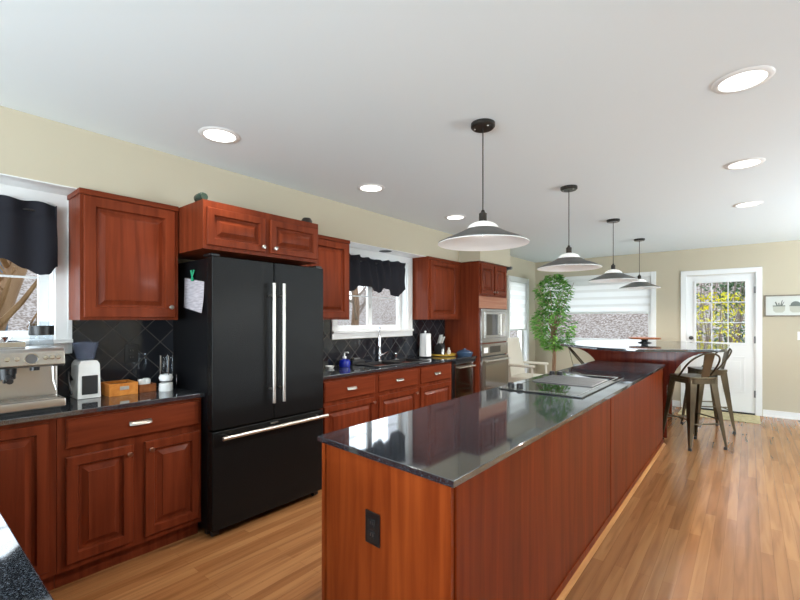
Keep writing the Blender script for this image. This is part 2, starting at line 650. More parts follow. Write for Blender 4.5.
f = MB().box(XL - WT, XR + WT, YB - WT, YF + WT, -0.1, 0).build('floor', M['floor'])
f['kind'] = 'structure'
f = MB().box(XL - WT, XR + WT, YB - WT, YF + WT, ZC, ZC + 0.1).build('ceiling', M['ceil'])
f['kind'] = 'structure'
W1 = (-0.62, 0.65, 1.25, 2.05)
W2 = (2.85, 3.985, 1.25, 2.05)
W3 = (6.78, 7.51, 0.25, 2.05)
W4 = (-2.92, -1.22, 0.98, 2.08)
D1 = (-0.745, 0.088, 0.0, 2.045)
wall('wall_left', ('x', XL), YB - WT, YF + WT, [W1, W2, W3], -1)
wall('wall_far', ('y', YF), XL, XR, [W4, D1], 1)
R2 = (3.8, 7.0, 0.25, 2.2)
B1 = (-2.6, 2.2, 0.25, 2.2)
wall('wall_right', ('x', XR), YB - WT, YF + WT, [R2], 1)
wall('wall_back', ('y', YB), XL, XR, [B1], -1)

# boxed-in soffit over the wall cabinets, deeper over the oven tower
s = MB()
s.prism([(XL, YB), (-2.925, YB), (-2.925, 4.785), (-2.61, 4.785), (-2.61, 5.66), (XL, 5.66)], 2.118, ZC - 0.0005)
o = s.build('trim_1', M['wall'])
o['kind'] = 'structure'
o['label'] = 'beige boxed soffit above the wall cabinets'
s = MB()
s.box(XL, -2.926, YB, 0.70, 2.112, 2.118)
s.box(XL, -2.926, 2.80, 4.06, 2.112, 2.118)
o = s.build('trim_2', M['white'])
o['kind'] = 'structure'
o['label'] = 'white underside of the soffit over the windows'

# backsplash of black tiles set diagonally
s = MB()
BX = XL + 0.012
s.box(XL, BX, -0.44, 0.72, 0.914, 1.17)
s.box(XL, BX, 0.72, 2.78, 0.914, 1.40)
s.box(XL, BX, 2.78, 4.06, 0.914, 1.175)
s.box(XL, BX, 4.06, 4.785, 0.914, 1.40)
o = s.build('trim_3', M['tile'])
o['kind'] = 'structure'
o['label'] = 'black tile backsplash laid on the diagonal'

b = MB()
b.box(0.165, XR, YF - 0.018, YF, 0, 0.095, 0.004)
b.box(XL, -0.825, YF - 0.018, YF, 0, 0.095, 0.004)
b.box(0.165, XR, YF - 0.032, YF - 0.018, 0, 0.02, 0.004)
o = b.build('baseboard_far', M['white'])
o['kind'] = 'structure'
b = MB()
b.box(XL, XL + 0.018, 5.66, YF, 0, 0.095, 0.004)
o = b.build('baseboard_left', M['white'])
o['kind'] = 'structure'


def window_left(n, hole, cas, sill=True, cols=2, sash=True, apron=0.0):
    a0, a1, z0, z1 = hole
    r = struct('window_%d' % n, loc=(XL, (a0 + a1) / 2, z0))
    c0, h = (a0 + a1) / 2, z1 - z0
    a, bb = a0 - c0, a1 - c0
    f = MB()
    f.box(0, 0.022, a - cas, a + 0.005, -cas, h + cas, 0.004)
    f.box(0, 0.022, bb - 0.005, bb + cas, -cas, h + cas, 0.004)
    f.box(0, 0.022, a, bb, h - 0.005, h + cas, 0.004)
    f.box(0, 0.022, a, bb, -cas, 0.005, 0.004)
    f.box(0.022, 0.03, a - cas, a - cas + 0.022, -cas, h + cas, 0.003)
    f.box(0.022, 0.03, bb + cas - 0.022, bb + cas, -cas, h + cas, 0.003)
    # jamb lining
    f.box(-WT, 0, a, a + 0.012, 0, h)
    f.box(-WT, 0, bb - 0.012, bb, 0, h)
    f.box(-WT, 0, a, bb, h - 0.012, h)
    f.box(-WT, 0, a, bb, 0, 0.012)
    f.build('window_frame', M['white'], r)
    w = (bb - a - 0.024) / cols
    for k in range(cols):
        p, q = a + 0.012 + k * w, a + 0.012 + (k + 1) * w
        sx = -0.085 - 0.03 * (k % 2)
        sm = MB()
        t = 0.05
        sm.box(sx, sx + 0.03, p, p + t, 0.012, h - 0.012, 0.003)
        sm.box(sx, sx + 0.03, q - t, q, 0.012, h - 0.012, 0.003)
        sm.box(sx, sx + 0.03, p + t, q - t, 0.012, 0.012 + t, 0.003)
        sm.box(sx, sx + 0.03, p + t, q - t, h - 0.012 - t, h - 0.012, 0.003)
        so = sm.build('sash', M['white'], r)
        MB().box(sx + 0.012, sx + 0.016, p + t, q - t, 0.012 + t, h - 0.012 - t).build('pane', M['glass'], so)
        if sash:
            mm = MB()
            zz = 0.3 * h
            mm.box(sx + 0.016, sx + 0.024, p + t, q - t, h * 0.46, h * 0.46 + 0.012)
            mm.build('muntin', M['white'], so)
    if sill:
        MB().box(0.0, 0.05, a - cas, bb + cas, -0.012, 0.012, 0.004).build('window_sill', M['white'], r)
    return r


window_left(1, W1, 0.075, cols=2)
w2 = window_left(2, W2, 0.07, cols=2)
MB().box(-0.085, -0.055, -0.03, -0.005, 0.24, 0.3, 0.006).build('latch', M['nickel'], w2)
w3 = window_left(3, W3, 0.07, sill=False, cols=1, sash=False)

# banded sheer blinds
def blind_left():
    r = thing('window_blind', 'white banded sheer blind in the tall side window past the oven tower', 'blind', (XL + 0.01, 7.145, 0))
    MB().box(-0.03, 0.02, -0.37, 0.37, 2.03, 2.10, 0.006).build('headrail', M['white'], r)
    fb, sb = MB(), MB()
    z = 2.03
    k = 0
    while z > 1.22:
        (fb if k % 2 == 0 else sb).box(-0.016 if k % 2 else -0.02, -0.014, -0.345, 0.345, z - 0.075, z)
        z -= 0.075
        k += 1
    p = fb.build('shade_band', M['blind'], r)
    sb.build('sheer_band', M['blindband'], r)
    MB().box(-0.03, -0.01, -0.345, 0.345, z - 0.03, z, 0.005).build('bottom_rail', M['white'], r)


blind_left()


def window_far():
    a0, a1, z0, z1 = W4
    c0, h = (a0 + a1) / 2, z1 - z0
    r = struct('window_4', loc=(c0, YF, z0))
    a, bb, cas = a0 - c0, a1 - c0, 0.07
    f = MB()
    f.box(a - cas, a, -0.022, 0, -cas, h + cas, 0.004)
    f.box(bb, bb + cas, -0.022, 0, -cas, h + cas, 0.004)
    f.box(a, bb, -0.022, 0, h, h + cas, 0.004)
    f.box(a, bb, -0.022, 0, -cas, 0, 0.004)
    f.box(a, a + 0.012, 0, WT, 0, h)
    f.box(bb - 0.012, bb, 0, WT, 0, h)
    f.box(a, bb, 0, WT, h - 0.012, h)
    f.box(a, bb, 0, WT, 0, 0.012)
    f.build('window_frame', M['white'], r)
    sm = MB()
    t = 0.045
    sm.box(a + 0.012, a + 0.012 + t, 0.07, 0.11, 0.012, h - 0.012, 0.003)
    sm.box(bb - 0.012 - t, bb - 0.012, 0.07, 0.11, 0.012, h - 0.012, 0.003)
    sm.box(a + t, bb - t, 0.07, 0.11, 0.012, 0.012 + t, 0.003)
    sm.box(a + t, bb - t, 0.07, 0.11, h - 0.012 - t, h - 0.012, 0.003)
    so = sm.build('sash', M['white'], r)
    MB().box(a + 0.05, bb - 0.05, 0.088, 0.092, 0.05, h - 0.05).build('pane', M['glass'], so)
    MB().box(a - cas - 0.01, bb + cas + 0.01, -0.06, 0.0, -0.015, 0.012, 0.004).build('window_sill', M['white'], r)
    bl = thing('window_blind', 'wide white banded sheer blind half lowered over the far picture window', 'blind', (c0, YF, 0))
    MB().box(a + 0.014, bb - 0.014, 0.0, 0.06, 1.98, 2.066, 0.006).build('headrail', M['white'], bl)
    fb, sb = MB(), MB()
    z, k = 1.98, 0
    while z > 1.58:
        if k % 2 == 0:
            fb.box(a + 0.02, bb - 0.02, 0.024, 0.03, z - 0.085, z)
        else:
            sb.box(a + 0.02, bb - 0.02, 0.028, 0.03, z - 0.045, z)
        z -= 0.085 if k % 2 == 0 else 0.045
        k += 1
    fb.build('shade_band', M['blind'], bl)
    sb.build('sheer_band', M['blindband'], bl)
    MB().box(a + 0.02, bb - 0.02, 0.015, 0.04, z - 0.035, z, 0.005).build('bottom_rail', M['white'], bl)


window_far()

# glazed back door
dr = struct('door_1', 'white door with nine-pane glass in the far wall', loc=(-0.3285, YF, 0))
a, bb = -0.4065, 0.4065
f = MB()
f.box(a - 0.08, a - 0.008, -0.022, 0, 0, 2.125, 0.004)
f.box(bb + 0.008, bb + 0.08, -0.022, 0, 0, 2.125, 0.004)
f.box(a - 0.08, bb + 0.08, -0.0225, 0, 2.05, 2.125, 0.004)
f.box(a - 0.01, a, 0, WT, 0, 2.045)
f.box(bb, bb + 0.01, 0, WT, 0, 2.045)
f.box(a, bb, 0, WT, 2.036, 2.045)
f.build('door_frame', M['white'], dr)
d = MB()
GX0, GX1, GZ0, GZ1 = -0.29, 0.2945, 1.03, 1.93
y0, y1 = 0.012, 0.055
d.box(a, GX0, y0, y1, 0.022, 2.034)
d.box(GX1, bb, y0, y1, 0.022, 2.034)
d.box(GX0, GX1, y0, y1, 0.022, GZ0)
d.box(GX0, GX1, y0, y1, GZ1, 2.034)
slab = d.build('door_slab', M['white'], dr)
g = MB()
t = 0.03
g.box(GX0 - t, GX0, y0 - 0.012, y0, GZ0 - t, GZ1 + t, 0.004)
g.box(GX1, GX1 + t, y0 - 0.012, y0, GZ0 - t, GZ1 + t, 0.004)
g.box(GX0, GX1, y0 - 0.012, y0, GZ0 - t, GZ0, 0.004)
g.box(GX0, GX1, y0 - 0.012, y0, GZ1, GZ1 + t, 0.004)
for k in (1, 2):
    x = GX0 + (GX1 - GX0) * k / 3
    g.box(x - 0.006, x + 0.006, y0 - 0.004, y0 + 0.02, GZ0, GZ1)
    z = GZ0 + (GZ1 - GZ0) * k / 3
    g.box(GX0, GX1, y0 - 0.004, y0 + 0.02, z - 0.006, z + 0.006)
g.build('muntin', M['white'], slab)
MB().box(GX0, GX1, y0 + 0.02, y0 + 0.024, GZ0, GZ1).build('pane', M['glass'], slab)
for (p, q) in ((-0.29, -0.03), (0.035, 0.2945)):
    pm = MB()
    pm.box(p, q, y0 - 0.006, y0, 0.30, 0.32, 0.003)
    pm.box(p, q, y0 - 0.006, y0, 0.81, 0.83, 0.003)
    pm.box(p, p + 0.02, y0 - 0.006, y0, 0.30, 0.83, 0.003)
    pm.box(q - 0.02, q, y0 - 0.006, y0, 0.30, 0.83, 0.003)
    pm.box(p + 0.05, q - 0.05, y0 - 0.005, y0, 0.37, 0.76, 0.004)
    pm.build('lower_panel', M['white'], slab)
h = MB()
Rx = Matrix.Rotation(PI / 2, 4, 'X')
h.lathe([(0.0, 0.0), (0.028, 0.0), (0.028, 0.006), (0.012, 0.01), (0.012, 0.03), (0.026, 0.04), (0.029, 0.052), (0.022, 0.064), (0, 0.067)], (-0.352, y0, 1.09), 20, Rx)
h.build('door_handle', M['bronze'], dr)
for z in (0.3, 1.08, 1.8):
    MB().box(bb - 0.012, bb + 0.012, -0.006, 0.012, z - 0.05, z + 0.05, 0.003).build('hinge', M['grille'], dr)
MB().box(a, bb, -0.01, 0.1, 0, 0.022, 0.004).build('threshold', M['blackmatt'], dr)

# windows of the unseen living side
def plain_window(n, loc, rz, w, z0, z1):
    r = struct('window_%d' % n, loc=loc)
    r.rotation_euler = (0, 0, rz)
    f = MB()
    for p in (-w / 2, -0.03, w / 2 - 0.06):
        f.box(p, p + 0.06, -0.1, 0.02, z0, z1, 0.003)
    f.box(-w / 2, w / 2, -0.1, 0.02, z0, z0 + 0.06, 0.003)
    f.box(-w / 2, w / 2, -0.1, 0.02, z1 - 0.06, z1, 0.003)
    f.build('window_frame', M['white'], r)


plain_window(5, (XR, 5.4, 0), -PI / 2, 3.2, 0.25, 2.2)
plain_window(6, (-0.2, YB, 0), PI, 4.8, 0.25, 2.2)

# ------------------------------------------------------------------ outdoors
def outdoors():
    g = MB()
    g.box(-30, 30, -25, 45, -0.5, -0.25)
    o = g.build('ground', M['ground'])
    o['kind'] = 'structure'
    rnd = random.Random(3)
    h = MB()

    def far(u, v):
        return (-24 + 48 * u, 18 + 9 * v, -0.3 + 5.2 * v + 0.35 * math.sin(9 * u + 4 * v) + rnd.uniform(-.15, .15))
    h.grid(far, 60, 14)
    o = h.build('hillside', M['brush'], smooth=180)
    o['kind'] = 'structure'
    h = MB()

    def left(u, v):
        return (-13 - 8 * v, -16 + 44 * u, -0.3 + 3.2 * v + 0.3 * math.sin(11 * u + 3 * v) + rnd.uniform(-.15, .15))
    h.grid(left, 60, 12)
    o = h.build('hillside', M['brush'], smooth=180)
    o['kind'] = 'structure'


outdoors()


def bare_tree(x, y, h, lean, seed, label, mt='twig', r0=0.12, leany=0.0):
    rnd = random.Random(seed)
    r = thing('bare_tree', label, 'tree', (x, y, -0.26))
    t = MB()
    pts = [Vector((lean * k / 6 * h * 0.15 + rnd.uniform(-.05, .05), leany * k / 6 * h * 0.15 + rnd.uniform(-.05, .05), h * k / 6)) for k in range(7)]
    t.tube(pts, [r0 * (1 - 0.13 * k) for k in range(7)], 8)
    t.build('trunk', M['tanwood' if mt == 'tanwood' else 'bark'], r)
    b = MB()
    for k in range(26):
        s = pts[0].lerp(pts[-1], rnd.uniform(0.2, 0.98))
        a = rnd.uniform(0, 2 * PI)
        L = rnd.uniform(0.6, 1.8) * (h / 5)
        d = Vector((math.cos(a), math.sin(a), rnd.uniform(0.3, 1.0))).normalized()
        e = s + d * L
        mid = s.lerp(e, 0.5) + Vector((0, 0, -0.06))
        b.tube([s, mid, e], [r0 * 0.3, r0 * 0.18, r0 * 0.05], 5)
        for j in range(4):
            q = s.lerp(e, rnd.uniform(0.3, 0.95))
            d2 = (d + Vector((rnd.uniform(-1, 1), rnd.uniform(-1, 1), rnd.uniform(-0.2, 1)))).normalized()
            b.tube([q, q + d2 * L * rnd.uniform(0.25, 0.5)], [r0 * 0.1, r0 * 0.03], 4)
    b.build('branches', M[mt], r)


bare_tree(-7.4, 4.6, 5.0, 0.3, 1, 'bare grey tree seen through the left pane of the sink window', r0=0.1)
bare_tree(-8.6, 8.6, 6.0, -0.4, 2, 'bare forked tree seen through the right pane of the sink window', r0=0.14)
bare_tree(-11.5, 7.0, 6.0, 0.5, 3, 'farthest bare tree outside the sink window', r0=0.12)
bare_tree(-6.4, 0.42, 4.6, -0.2, 4, 'leaning tan trunk outside the window by the espresso machine', 'tanwood', r0=0.15, leany=1.6)


def bush(name, x, y, rx, h, n, sz, m, label, seed, z0=-0.26):
    rnd = random.Random(seed)
    r = thing(name, label, 'bush', (x, y, z0))
    b = MB()
    vs, fs = [], []
    for k in range(n):
        a, q = rnd.uniform(0, 2 * PI), rnd.random() ** 0.5
        z = rnd.random() ** 0.8
        rr = rx * q * (0.45 + 0.75 * math.sin(PI * min(0.98, z * 0.85 + 0.1)))
        c = Vector((rr * math.cos(a), rr * math.sin(a), z * h))
        u = Vector((rnd.uniform(-1, 1), rnd.uniform(-1, 1), rnd.uniform(-1, 1))).normalized() * sz
        w = u.cross(Vector((rnd.uniform(-1, 1), rnd.uniform(-1, 1), rnd.uniform(-1, 1))).normalized())
        i = len(vs)
        vs += [c - u, c + w * 0.6, c + u, c - w * 0.6]
        fs.append((i, i + 1, i + 2, i + 3))
    b.faces(vs, fs)
    b.build('foliage', M[m], r, smooth=10)
    st = MB()
    for k in range(9):
        a = k / 9 * 2 * PI
        st.tube([(0.04 * math.cos(a), 0.04 * math.sin(a), 0), (rx * 0.4 * math.cos(a), rx * 0.4 * math.sin(a), h * 0.5), (rx * 0.7 * math.cos(a), rx * 0.7 * math.sin(a), h * 0.9)], [0.03, 0.02, 0.008], 5)
    st.build('stems', M['twig'], r)


bush('flowering_bush', -0.5, 11.2, 0.7, 2.2, 900, 0.045, 'forsythia', 'bright yellow blossoming bush outside the glazed door', 11)
bush('flowering_bush', -1.35, 12.9, 0.4, 1.75, 700, 0.06, 'forsythia', 'low yellow blossoming bush at the left of the door glass', 12)
bush('evergreen_shrub', -0.27, 12.7, 0.32, 3.0, 900, 0.06, 'evergreen', 'narrow dark evergreen at the right of the door glass', 13)
bush('evergreen_shrub', -1.1, 15.0, 0.9, 3.4, 450, 0.06, 'evergreen', 'tall grey green shrub behind the yellow bushes', 14)

# neighbouring shed seen past the espresso machine
r = thing('garden_shed', 'blue grey sided shed outside the window by the espresso machine', 'shed', (-9.4, -0.75, -0.26))
sh = MB()
sh.box(-1.2, 1.2, -1.9, 1.9, 0, 3.0)
for k in range(20):
    sh.box(1.2, 1.22, -1.9, 1.9, 0.15 * k, 0.15 * k + 0.12)
sh.build('wall', M['siding'], r)
MB().prism([(-1.5, 2.95), (1.5, 2.95), (0, 3.9)], -2.1, 2.1, 'y').build('roof', M['bark'], r)

# ------------------------------------------------------------------ cabinetry
def raised_panel(mb, x0, x1, z0, z1, y=-0.02, stile=0.055, rail=None, back=0.0):
    """a raised panel door front built of nested rectangles, facing -y"""
    rail = rail or stile
    w, h = x1 - x0, z1 - z0
    loops = [(0, back), (0, y + 0.004), (0.004, y)]
    loops += [(stile - 0.007, y), (stile, y + 0.016), (stile + 0.013, y + 0.0165)]
    r2 = min(0.025, 0.2 * min(w - 2 * stile, h - 2 * stile))
    loops += [(stile + 0.013 + r2, y + 0.003), (stile + 0.0135 + r2, y - 0.001), (stile + 0.015 + r2, y - 0.0015)]
    b = bmesh.new()
    rings = []
    for ins, yy in loops:
        rings.append([b.verts.new(p) for p in ((x0 + ins, yy, z0 + ins), (x1 - ins, yy, z0 + ins), (x1 - ins, yy, z1 - ins), (x0 + ins, yy, z1 - ins))])
    for p, q in zip(rings[:-1], rings[1:]):
        for k in range(4):
            b.faces.new((p[k], p[(k + 1) % 4], q[(k + 1) % 4], q[k]))
    b.faces.new(rings[-1])
    b.faces.new(rings[0][::-1])
    bmesh.ops.recalc_face_normals(b, faces=b.faces)
    mb.add(b)


def knob_mesh(x, z, y=-0.02):
    k = MB()
    k.lathe([(0.0, 0.0), (0.008, 0.0), (0.006, 0.008), (0.006, 0.013), (0.013, 0.018), (0.0145, 0.023), (0.011, 0.028), (0, 0.03)], (x, y, z), 16, Matrix.Rotation(PI / 2, 4, 'X'))
    return k


def pull_mesh(x, z, y=-0.02, w=0.115):
    k = MB()
    n = 12
    k.grid(lambda u, v: (x + (u - 0.5) * w, y - 0.002 - 0.022 * math.sin(PI * v * 0.5 + 0.02) * (1 - (2 * u - 1) ** 6 * 0.5), z + 0.012 - 0.022 * v), n, 5, 0.003)
    return k


def add_door(root, x0, x1, z0, z1, knob=None, stile=0.055, kmat='nickel', y=-0.02):
    m = MB()
    raised_panel(m, x0, x1, z0, z1, y=y, stile=stile)
    d = m.build('door', M['cherry'], root, smooth=25)
    if knob:
        knob_mesh(knob[0], knob[1], y).build('knob', M[kmat], d)
    return d


def add_drawer(root, x0, x1, z0, z1, pull=True, y=-0.02):
    m = MB()
    b = bmesh.new()
    rings = []
    for ins, yy in [(0, 0), (0, y + 0.007), (0.007, y + 0.001), (0.009, y)]:
        rings.append([b.verts.new(p) for p in ((x0 + ins, yy, z0 + ins), (x1 - ins, yy, z0 + ins), (x1 - ins, yy, z1 - ins), (x0 + ins, yy, z1 - ins))])
    for p, q in zip(rings[:-1], rings[1:]):
        for k in range(4):
            b.faces.new((p[k], p[(k + 1) % 4], q[(k + 1) % 4], q[k]))
    b.faces.new(rings[-1])
    b.faces.new(rings[0][::-1])
    bmesh.ops.recalc_face_normals(b, faces=b.faces)
    m.add(b)
    d = m.build('drawer', M['cherryh'], root, smooth=25)
    if pull:
        pull_mesh((x0 + x1) / 2, (z0 + z1) / 2 + 0.003, y).build('handle', M['nickel'], d)
    return d


RZ = PI / 2            # cabinets of the left run face +x
FX = -2.70             # face-frame plane of the base cabinets
TOP = 0.888            # underside of the granite


def base_carcass(root, w, depth=0.44, toe=0.09, mount=True):
    c = MB()
    c.box(0, w, 0, depth, toe, TOP - 0.0005)
    c.box(0, w, 0.045, depth, 0.0, toe)
    c.build('cabinet_body', M['cherry'], root)


# corner unit beside the peninsula
r = thing('base_cabinet', 'corner cherry base cabinet with a tall door under the espresso machine', 'cabinet', (FX, 0.19, 0), RZ)
base_carcass(r, 0.37)
add_door(r, 0.0, 0.34, 0.125, 0.862)
# drawer over two doors
r = thing('base_cabinet', 'cherry base cabinet left of the refrigerator, one wide drawer over two doors', 'cabinet', (FX, 0.562, 0), RZ)
base_carcass(r, 0.732)
add_drawer(r, 0.035, 0.715, 0.715, 0.865)
add_door(r, 0.035, 0.342, 0.125, 0.672, (0.317, 0.625), kmat='copper')
add_door(r, 0.402, 0.717, 0.125, 0.672, (0.43, 0.625), kmat='copper')

# peninsula beside the camera
r = thing('base_cabinet', 'cherry cabinet under the near granite peninsula at the left edge', 'cabinet', (-0.84, 0.13, 0), PI)
base_carcass(r, 1.80, 0.52)
for k in range(3):
    add_door(r, 0.04 + 0.58 * k, 0.59 + 0.58 * k, 0.125, 0.862)
c = MB()
c.prism([(XL + 0.014, -0.42), (-0.80, -0.42), (-0.80, 0.183), (-2.655, 0.183), (-2.655, 1.297), (XL + 0.014, 1.297)], TOP, 0.914, bev=0.003)
tag(c.build('countertop', M['granite']), 'black granite worktop holding the espresso machine, turning the near corner', 'countertop')

# refrigerator
r = thing('refrigerator', 'tall black french door refrigerator with steel handles', 'refrigerator', (-2.57, 1.302, 0), RZ)
W = 0.893
c = MB()
c.box(0.004, W - 0.004, 0.075, 0.572, 0.04, 1.766, 0.006)
c.build('cabinet_body', M['fridgeside'], r)
def fridge_door(name, x0, x1, z0, z1):
    return MB().box(x0, x1, 0.0, 0.068, z0, z1, 0.008, 3).build(name, M['fridge'], r)
dl = fridge_door('door', 0.0, W / 2 - 0.003, 0.681, 1.776)
d2 = fridge_door('door', W / 2 + 0.003, W, 0.681, 1.776)
df = fridge_door('freezer_drawer', 0.0, W, 0.05, 0.673)
def bar_handle(p0, p1, posts, parent):
    h = MB()
    h.tube([p0, p1], 0.0125, 14)
    for p in posts:
        h.tube([p, (p[0], 0.0, p[2])], 0.007, 10)
    h.build('handle', M['steelwarm'], parent)
bar_handle((W / 2 - 0.04, -0.055, 0.804), (W / 2 - 0.04, -0.055, 1.627), [(W / 2 - 0.04, -0.055, z) for z in (0.9, 1.54)], dl)
bar_handle((W / 2 + 0.04, -0.055, 0.804), (W / 2 + 0.04, -0.055, 1.627), [(W / 2 + 0.04, -0.055, z) for z in (0.9, 1.54)], d2)
bar_handle((0.04, -0.055, 0.636), (W - 0.005, -0.055, 0.636), [(x, -0.055, 0.636) for x in (0.09, W - 0.07)], df)
MB().box(W / 2 - 0.03, W / 2 + 0.03, -0.002, 0, 0.649, 0.659).build('badge', M['steel'], df)
for x in (0.0, W - 0.06):
    MB().box(x, x + 0.06, 0.02, 0.12, 1.776, 1.794, 0.006).build('hinge_cover', M['black'], r)
c = MB()
c.box(0.01, W - 0.01, 0.09, 0.12, 0.01, 0.05)
c.build('base_grille', M['black'], r)
for x in (0.045, W - 0.045):
    MB().cyl((x - 0.02, 0.06, 0.022), (x + 0.02, 0.06, 0.022), 0.022).build('caster', M['black'], r)
# sheet clipped on its side
r = thing('paper_note', 'white printed sheet held by a clip on the refrigerator side', 'paper', (-2.815, 1.3025, 1.438))
MB().grid(lambda u, v: ((u - 0.5) * 0.275, -0.0005 - 0.012 * (1 - v) ** 2 * (0.4 + u), v * 0.20 - 0.15 * (u - 0.5) * 0.275), 8, 8, 0.0012).build('sheet', M['paper'], r)
r2 = thing('clip', 'bright green clip gripping the paper on the refrigerator', 'clip', (-2.815, 1.293, 1.640))
k_ = MB()
k_.tube([(-0.02, 0, 0.06), (0.006, -0.004, 0.0)], [0.006, 0.004], 8)
k_.tube([(0.02, 0, 0.06), (-0.004, -0.004, 0.0)], [0.006, 0.004], 8)
k_.box(-0.012, 0.012, -0.008, 0.004, -0.012, 0.012, 0.003)
k_.build('jaw', M['green'], r2)

# wall cabinets
def wall_cabinet(label, loc, w, depth, z0, z1, doors, crown=True, rot=RZ):
    r = thing('upper_cabinet', label, 'cabinet', loc, rot)
    c = MB()
    c.box(0, w, 0, depth, z0, z1)
    c.build('cabinet_body', M['cherry'], r)
    if crown:
        m = MB()
        m.box(-0.006, w + 0.002, -0.012, depth, z1 - 0.03, z1 + 0.002, 0.004)
        m.build('crown_strip', M['cherryh'], r)
    for dd in doors:
        add_door(r, *dd[:4], dd[4], stile=dd[5] if len(dd) > 5 else 0.055)
    return r


UX = -2.90
UD = abs(XL - UX) - 0.002
wall_cabinet('cherry wall cabinet with a single door above the coffee grinder', (UX, 0.707, 0), 0.53, UD, 1.374, 2.115, [(0.015, 0.505, 1.39, 2.078, (0.475, 1.455), 0.062)])
wall_cabinet('short two-door cherry cabinet over the refrigerator', (-2.57, 1.243, 0), 0.897, 0.58, 1.812, 2.112, [(0.02, 0.425, 1.835, 2.068, (0.398, 1.868), 0.05), (0.465, 0.88, 1.835, 2.068, (0.492, 1.868), 0.05)], crown=False)
wall_cabinet('cherry wall cabinet between the refrigerator and the sink window', (UX, 2.20, 0), 0.59, UD, 1.374, 2.115, [(0.02, 0.565, 1.39, 2.078, None, 0.062)])
wall_cabinet('cherry wall cabinet over the knife block, next to the oven tower', (UX, 4.06, 0), 0.725, UD, 1.374, 2.115, [(0.03, 0.62, 1.39, 2.078, None, 0.062)])

# sink run
r = thing('base_cabinet', 'cherry base cabinet just right of the refrigerator, drawer over door', 'cabinet', (FX, 2.20, 0), RZ)
base_carcass(r, 0.745)
add_drawer(r, 0.10, 0.712, 0.69, 0.858)
add_door(r, 0.10, 0.712, 0.125, 0.655, (0.687, 0.61), kmat='copper')
r = thing('base_cabinet', 'cherry sink base cabinet below the faucet, drawer front over door', 'cabinet', (FX, 2.947, 0), RZ)
base_carcass(r, 0.655)
add_drawer(r, 0.025, 0.618, 0.69, 0.858)
add_door(r, 0.025, 0.618, 0.125, 0.655, (0.593, 0.61), kmat='copper')
r = thing('base_cabinet', 'cherry base cabinet left of the dishwasher, drawer over door', 'cabinet', (FX, 3.604, 0), RZ)
base_carcass(r, 0.65)
add_drawer(r, 0.03, 0.62, 0.69, 0.858)
add_door(r, 0.03, 0.62, 0.125, 0.655, None)

SX0, SX1, SY0, SY1 = -3.08, -2.76, 3.06, 3.86
c = MB()
Y0, Y1, X0, X1 = 2.199, 4.786, XL + 0.014, -2.655
c.box(X0, X1, Y0, SY0, TOP, 0.914, 0.003)
c.box(X0, X1, SY1, Y1, TOP, 0.914, 0.003)
c.box(X0, SX0, SY0 - 0.003, SY1 + 0.003, TOP, 0.914)
c.box(SX1, X1, SY0 - 0.003, SY1 + 0.003, TOP, 0.914, 0.0)
tag(c.build('countertop', M['granite']), 'black granite worktop around the sink below the window', 'countertop')
r = thing('kitchen_sink', 'black double bowl sink set in the granite by the window', 'sink', ((SX0 + SX1) / 2, (SY0 + SY1) / 2, 0.914))
hx, hy = (SX1 - SX0) / 2, (SY1 - SY0) / 2
c = MB()
for (p, q, s_, t_) in ((-hx - .02, hx + .02, -hy - .02, -hy + .012), (-hx - .02, hx + .02, hy - .012, hy + .02), (-hx - .02, -hx + .012, -hy, hy), (hx - .012, hx + .02, -hy, hy), (-hx, hx, -0.012, 0.012)):
    c.box(p, q, s_, t_, 0.0005, 0.009, 0.003)
c.build('rim', M['black'], r)
for s_ in (-1, 1):
    c = MB()
    a_, b_ = sorted((s_ * 0.006, s_ * (hy - 0.004)))
    c.box(-hx + .004, hx - .004, a_, b_, -0.20, -0.19)
    c.box(-hx + .004, -hx + .01, a_, b_, -0.19, 0.002)
    c.box(hx - .01, hx - .004, a_, b_, -0.19, 0.002)
    c.box(-hx + .004, hx - .004, a_, a_ + .006, -0.19, 0.002)
    c.box(-hx + .004, hx - .004, b_ - .006, b_, -0.19, 0.002)
    c.build('basin', M['blackmatt'], r)
# faucet
r = thing('faucet', 'tall chrome gooseneck faucet behind the sink', 'faucet', (-3.115, 3.45, 0.914), -0.84)
c = MB()
c.lathe([(0, 0), (0.03, 0), (0.03, 0.012), (0.022, 0.02), (0.02, 0.13), (0.0, 0.14)], (0, 0, 0), 20)
c.build('base', M['chrome'], r)
c = MB()
pts = [(0, 0, 0.12), (0, 0, 0.30)] + [(0.085 - 0.085 * math.cos(t), 0, 0.30 + 0.085 * math.sin(t)) for t in [PI * k / 10 for k in range(1, 11)]] + [(0.17, 0, 0.26)]
c.tube(pts, 0.011, 12)
c.tube([(0.17, 0, 0.28), (0.17, 0, 0.18)], [0.015, 0.018], 14)
c.build('spout', M['chrome'], r)
c = MB()
c.tube([(0, 0.02, 0.08), (0.0, 0.05, 0.085), (0.02, 0.09, 0.11)], [0.009, 0.008, 0.006], 10)
c.build('lever', M['chrome'], r)

# dishwasher
r = thing('dishwasher', 'narrow mirror-dark steel dishwasher between base cabinets and oven tower', 'dishwasher', (-2.675, 4.275, 0), RZ)
c = MB()
c.box(0, 0.505, 0.03, 0.46, 0.1, TOP - 0.002)
c.box(0.02, 0.485, 0.06, 0.46, 0.0, 0.1)
c.build('cabinet_body', M['black'], r)
c = MB()
c.box(0.03, 0.502, 0, 0.03, 0.11, 0.845, 0.005)
dw = c.build('door', M['mirror'], r)
c = MB()
c.box(0.03, 0.502, -0.004, 0.03, 0.848, 0.884, 0.004)
c.build('control_strip', M['black'], r)
c = MB()
c.tube([(0.06, -0.035, 0.80), (0.44, -0.035, 0.80)], 0.009, 12)
for x in (0.08, 0.42):
    c.tube([(x, -0.035, 0.80), (x, 0.002, 0.80)], 0.006, 8)
c.build('handle', M['steelwarm'], dw)

